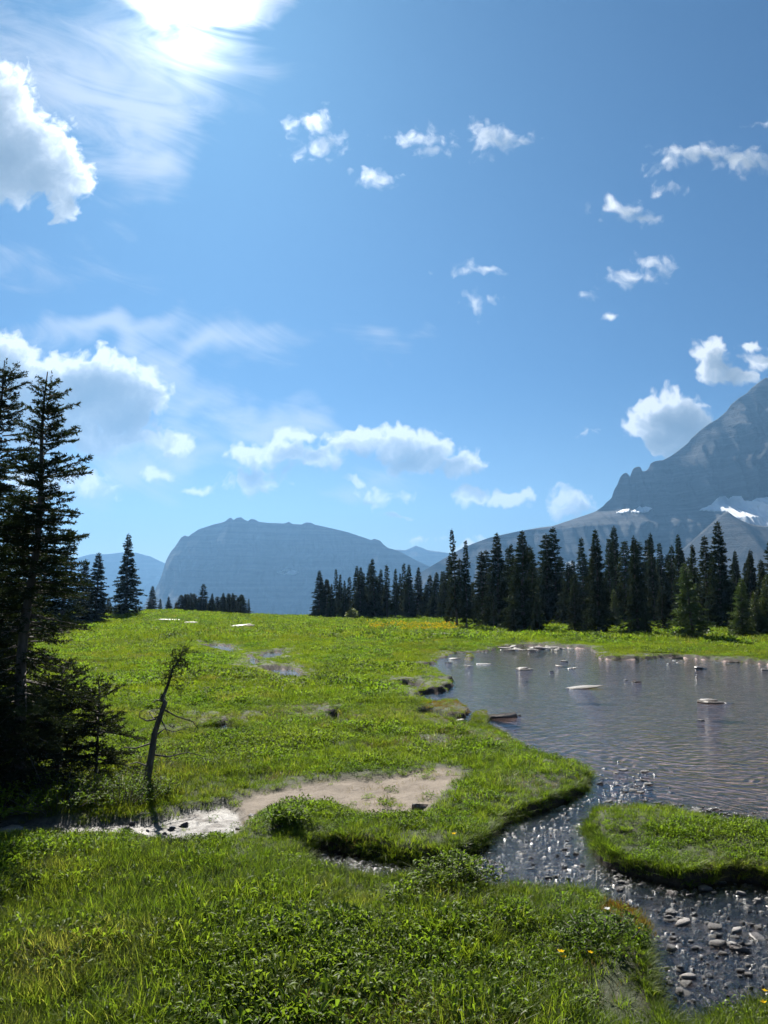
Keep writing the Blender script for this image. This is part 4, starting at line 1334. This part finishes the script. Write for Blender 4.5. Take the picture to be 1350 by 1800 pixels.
def grow():
    g = np.random.default_rng(99)
    xs, ys, ix, sc = [], [], [], []
    rings = [(3.6, 9.5, 360), (9.5, 20, 160), (20, 48, 40), (48, 128, 7.5)]
    A0, A1 = math.radians(-37), math.radians(37)
    for r0, r1, dens in rings:
        n = int(dens * (A1 - A0) / 2 * (r1 * r1 - r0 * r0))
        r = np.sqrt(r0 * r0 + (r1 * r1 - r0 * r0) * g.random(n))
        a = A0 + (A1 - A0) * g.random(n)
        x, y = r * np.sin(a), r * np.cos(a)
        big_ = fbm(x * .35, y * .35, 3, 61)
        herb = fbm(x * .55, y * .55, 3, 62) + .15 * fbm(x * .12, y * .12, 2, 65)
        dry = fbm(x * .5, y * .5, 3, 63)
        u = g.random(n)
        i = np.where(u < np.clip(.26 + 2.4 * herb, .05, .75), 1, 0)
        i = np.where((dry > .17) & (g.random(n) < .45), 2, i)
        if r0 < 20:
            idx = np.where(i == 1, np.array(P_HB)[g.integers(0, 3, n)], np.array(P_GR)[g.integers(0, 4, n)])
            idx = np.where(i == 2, np.array(P_DR)[g.integers(0, 2, n)], idx)
            s = (.65 + .6 * g.random(n)) * (1 + 1.2 * np.clip(big_, -.35, .5) + .9 * np.clip(fbm(x * 2.3, y * 2.3, 2, 68), -.4, .4)) * (1.0 if r0 < 9 else 1.25)
        else:
            idx = np.where(i == 1, np.array(P_FH)[g.integers(0, 2, n)], np.array(P_FR)[g.integers(0, 3, n)])
            idx = np.where((i == 2) & (r0 < 40), np.array(P_DR)[g.integers(0, 2, n)], idx)
            s = (.6 + .5 * g.random(n)) * (1 + .9 * np.clip(big_, -.35, .5)) * (1.0 if r0 < 40 else 1.9)
            mx, my = onto(np.array([735.]), np.array([1106.]))
            yel = ((x - mx[0]) / 4.5) ** 2 + ((y - my[0]) / 7) ** 2 < 1
            idx = np.where(yel & (g.random(n) < .13), P_FY[0], idx)
        xs.append(x); ys.append(y); ix.append(idx); sc.append(s)
    # a dense fringe hanging over the banks
    n = 130000
    r = np.sqrt(16 + (17. ** 2 - 16) * g.random(n))
    a = A0 + (A1 - A0) * g.random(n)
    x, y = r * np.sin(a), r * np.cos(a)
    sf = shore(x, y)
    k = (sf > .03) & (sf < .13)
    x, y = x[k], y[k]
    xs.append(x); ys.append(y); ix.append(np.array(P_ED)[g.integers(0, 2, len(x))]); sc.append(.5 + .45 * g.random(len(x)))
    nf = len(x)
    x, y, idx, s = (np.concatenate(v) for v in (xs, ys, ix, sc))
    fr = np.zeros(len(x), bool)
    fr[-nf:] = True
    s_fr = s.copy()
    z, sh, dm, mm = ground(x, y, True)
    n = len(x)
    u = g.random(n)
    bare = dm * (1 - .75 * sstep(fbm(x * 1.5, y * 3.0, 3, 71), .06, .2) * sstep(x, -.8, .6))
    spots = (fbm(x * 1.2, y * 1.2, 3, 73) > .26) & (np.hypot(x, y) < 24) & (g.random(n) < .8)
    ok = ~spots & (sh > .045) & (u > bare * .985) & (u > mm * .97)
    idx = np.where((dm > .4) & (g.random(n) < .6), P_DR[0], idx)
    r = np.hypot(x, y)
    edge = np.where(r > 18, np.clip(sh / 1.3, .3, 1), np.clip(sh / 1.0, .5, 1)) ** .8
    s = s * np.where(sh < 3, edge, 1.0) * (1 - .62 * np.exp(-np.maximum(-np.maximum(signed(P_DIRT, x, y), signed(P_MUD, x, y)), 0) / .55))
    # moss on the point in the stream
    for (px, py, rr) in ((1118, 1604, .30), (1095, 1590, .22), (795, 1238, .8)):
        mx, my = (float(c) for c in onto(px, py))
        k = (np.hypot(x - mx, y - my) < rr) & (g.random(n) < .8)
        idx = np.where(k, P_MS[0], idx)
    # overhanging fringe along the banks
    s = np.where(fr, s_fr, s)
    ok |= fr
    # sparse cover under the dense firs and on the islets
    rot = np.stack([g.normal(size=n) * .16, g.normal(size=n) * .16, g.random(n) * 6.28], 1)
    S = np.stack([s, s, s * (.8 + .5 * g.random(n))], 1)
    P = np.stack([x, y, z], 1)
    scatter('grass', P[ok], idx[ok], rot[ok], S[ok], 'green grass and low herbs covering the meadow')


grow()


# ------------------------------------------------------------------ shrubs and flowers
def shrub(name, px, py, R_s, H, n, mat, label, seed, L=.05, w=.022, group=None):
    x, y = (float(c) for c in onto(px, py))
    z = float(ground(np.array([x]), np.array([y]))[0])
    g = np.random.default_rng(seed)
    e = link(name, None, None, (x, y, z - .02), label=label, category='shrub')
    st, cr = Geo(), Geo()
    ns = max(14, n // 26)
    per = n // ns
    for i in range(ns):
        a, q = g.random() * 6.28, R_s * math.sqrt(g.random())
        tip = np.array([math.cos(a) * q, math.sin(a) * q, H * (1 - .55 * (q / R_s) ** 2) * (.75 + .35 * g.random())])
        b0 = tip * np.array([.35, .35, 0])
        st.tube([b0, (b0 + tip) / 2 + g.normal(size=3) * .02, tip], [.006, .005, .002], 4)
        V, F = leaves(seed * 50 + i, per, .05, L, w, .04)
        t = g.random(per) ** .6
        V = V.reshape(per, 5, 3)
        V = V + (b0 + (tip - b0) * (.25 + .75 * t)[:, None])[:, None, :] - np.array([0, 0, .03])
        cr.add(V.reshape(-1, 3), F)
    link('stem', st.mesh('shrub_stem', M_BARK), e)
    link('foliage', cr.mesh('shrub_foliage', mat), e)
    return e


shrub('leafy_shrub', 800, 1565, .40, .24, 1300, M_HERB, 'tall leafy herb clump with a shaded hollow beside it', 1)
shrub('leafy_shrub', 715, 1590, .32, .15, 700, M_HERB, 'leafy clump in the near grass below the trickle', 2)
shrub('leafy_shrub', 505, 1455, .28, .18, 700, M_HERB, 'bushy green clump between the sandy patch and the trickle', 3, .085, .018)
shrub('leafy_shrub', 1060, 1660, .36, .17, 800, M_HERB, 'leafy clump on the bank beside the stream bend', 4, .05, .02)
shrub('leafy_shrub', 815, 1640, .26, .17, 500, M_HERB, 'small leafy clump nearest below the tall herb clump', 5)
shrub('round_bush', 620, 1090, .95, 1.5, 1500, M_BUSH, 'small yellow-green round bush before the meadow-edge clump', 6, .2, .11)
shrub('leafy_shrub', 215, 1408, .6, .4, 1500, M_HERB, 'dark leafy undergrowth at the foot of the dead sapling', 7, .045, .018)
shrub('leafy_shrub', 100, 1418, .8, .4, 1500, M_HERB, 'dark leafy undergrowth under the leaning fir', 8, .05, .02)
shrub('leafy_shrub', -10, 1422, .8, .4, 1300, M_HERB, 'dark leafy undergrowth under the picture-edge fir', 9, .07, .03)
shrub('leafy_shrub', 285, 1396, .3, .3, 600, M_HERB, 'leafy clump on the sunny side of the dead sapling', 10, .045, .018)


def flower(px, py, mat, label, group, h=.16, n=5, rad=.016):
    x, y = (float(c) for c in onto(px, py, .12))
    z = float(ground(np.array([x]), np.array([y]))[0])
    e = link('meadow_flower', None, None, (x, y, z), label=label, category='flower', group=group)
    st = Geo()
    st.tube([(0, 0, -.02), (.006, .003, h * .5), (.002, .0, h)], [.0025, .002, .0015], 5)
    link('stem', st.mesh('flower_stem', M_STEM), e)
    g = np.random.default_rng(int(px))
    pt = Geo()
    for k in range(n):
        a = 6.283 * k / n + g.normal() * .15
        c, s = math.cos(a), math.sin(a)
        o = np.array([.002, 0, h])
        V = [o, o + [c * rad * .6 - s * rad * .42, s * rad * .6 + c * rad * .42, .006], o + [c * rad * 1.25, s * rad * 1.25, .004 + .01 * g.random()], o + [c * rad * .6 + s * rad * .42, s * rad * .6 - c * rad * .42, .006]]
        pt.add(V, [(0, 1, 2), (0, 2, 3)])
    link('petals', pt.mesh('flower_petals', mat), e)


for px, py in ((1120, 1617), (1126, 1622), (1133, 1625), (1142, 1621), (1117, 1621)):
    flower(px, py, M_YELLOW, 'yellow flower on the ochre moss point in the stream', 'yellow flowers on the moss point', .12)
flower(986, 1690, M_YELLOW, 'yellow flower brightest in the near grass', 'yellow flowers in the near grass', .2, 5, .022)
flower(990, 1695, M_YELLOW, 'yellow flower close under the brightest one', 'yellow flowers in the near grass', .18, 5, .018)
flower(1038, 1694, M_YELLOW, 'pale yellow flower between the brightest one and the bank clump', 'yellow flowers in the near grass', .2)
flower(798, 1532, M_YELLOW, 'yellow flower above the tall herb clump', 'yellow flowers in the near grass', .36, 6, .02)
flower(742, 1482, M_YELLOW, 'yellow flower on the bank across the trickle', 'yellow flowers in the near grass', .2)
flower(1344, 1740, M_YELLOW, 'upper yellow flower at the picture edge', 'yellow flowers in the near grass', .16)
flower(1342, 1768, M_YELLOW, 'lower yellow flower at the picture edge', 'yellow flowers in the near grass', .16)
flower(1066, 1576, M_WHITE, 'upper white flower head beside the stream', 'white flowers beside the stream', .16, 8, .02)
flower(1067, 1608, M_WHITE, 'lower white flower head beside the stream', 'white flowers beside the stream', .16, 8, .02)


# ------------------------------------------------------------------ the air
def haze():
    m, b = material('mountain_haze')
    v = b.n('ShaderNodeVolumePrincipled', {'Color': (.17, .36, .64, 1), 'Density': 1.45e-4, 'Anisotropy': .4})
    b.n('ShaderNodeOutputMaterial', {'Volume': v.outputs[0]})
    x0, x1, y0, y1, z0, z1 = -7600, 7600, -7600, 7600, -210, 900
    V = [(x, y, z) for x in (x0, x1) for y in (y0, y1) for z in (z0, z1)]
    F = [(0, 1, 3, 2), (4, 6, 7, 5), (0, 4, 5, 1), (2, 3, 7, 6), (0, 2, 6, 4), (1, 5, 7, 3)]
    link('haze', mesh_np('haze', np.array(V, float), np.array(F), m), kind='stuff', label='thin blue mountain haze filling the air')


haze()
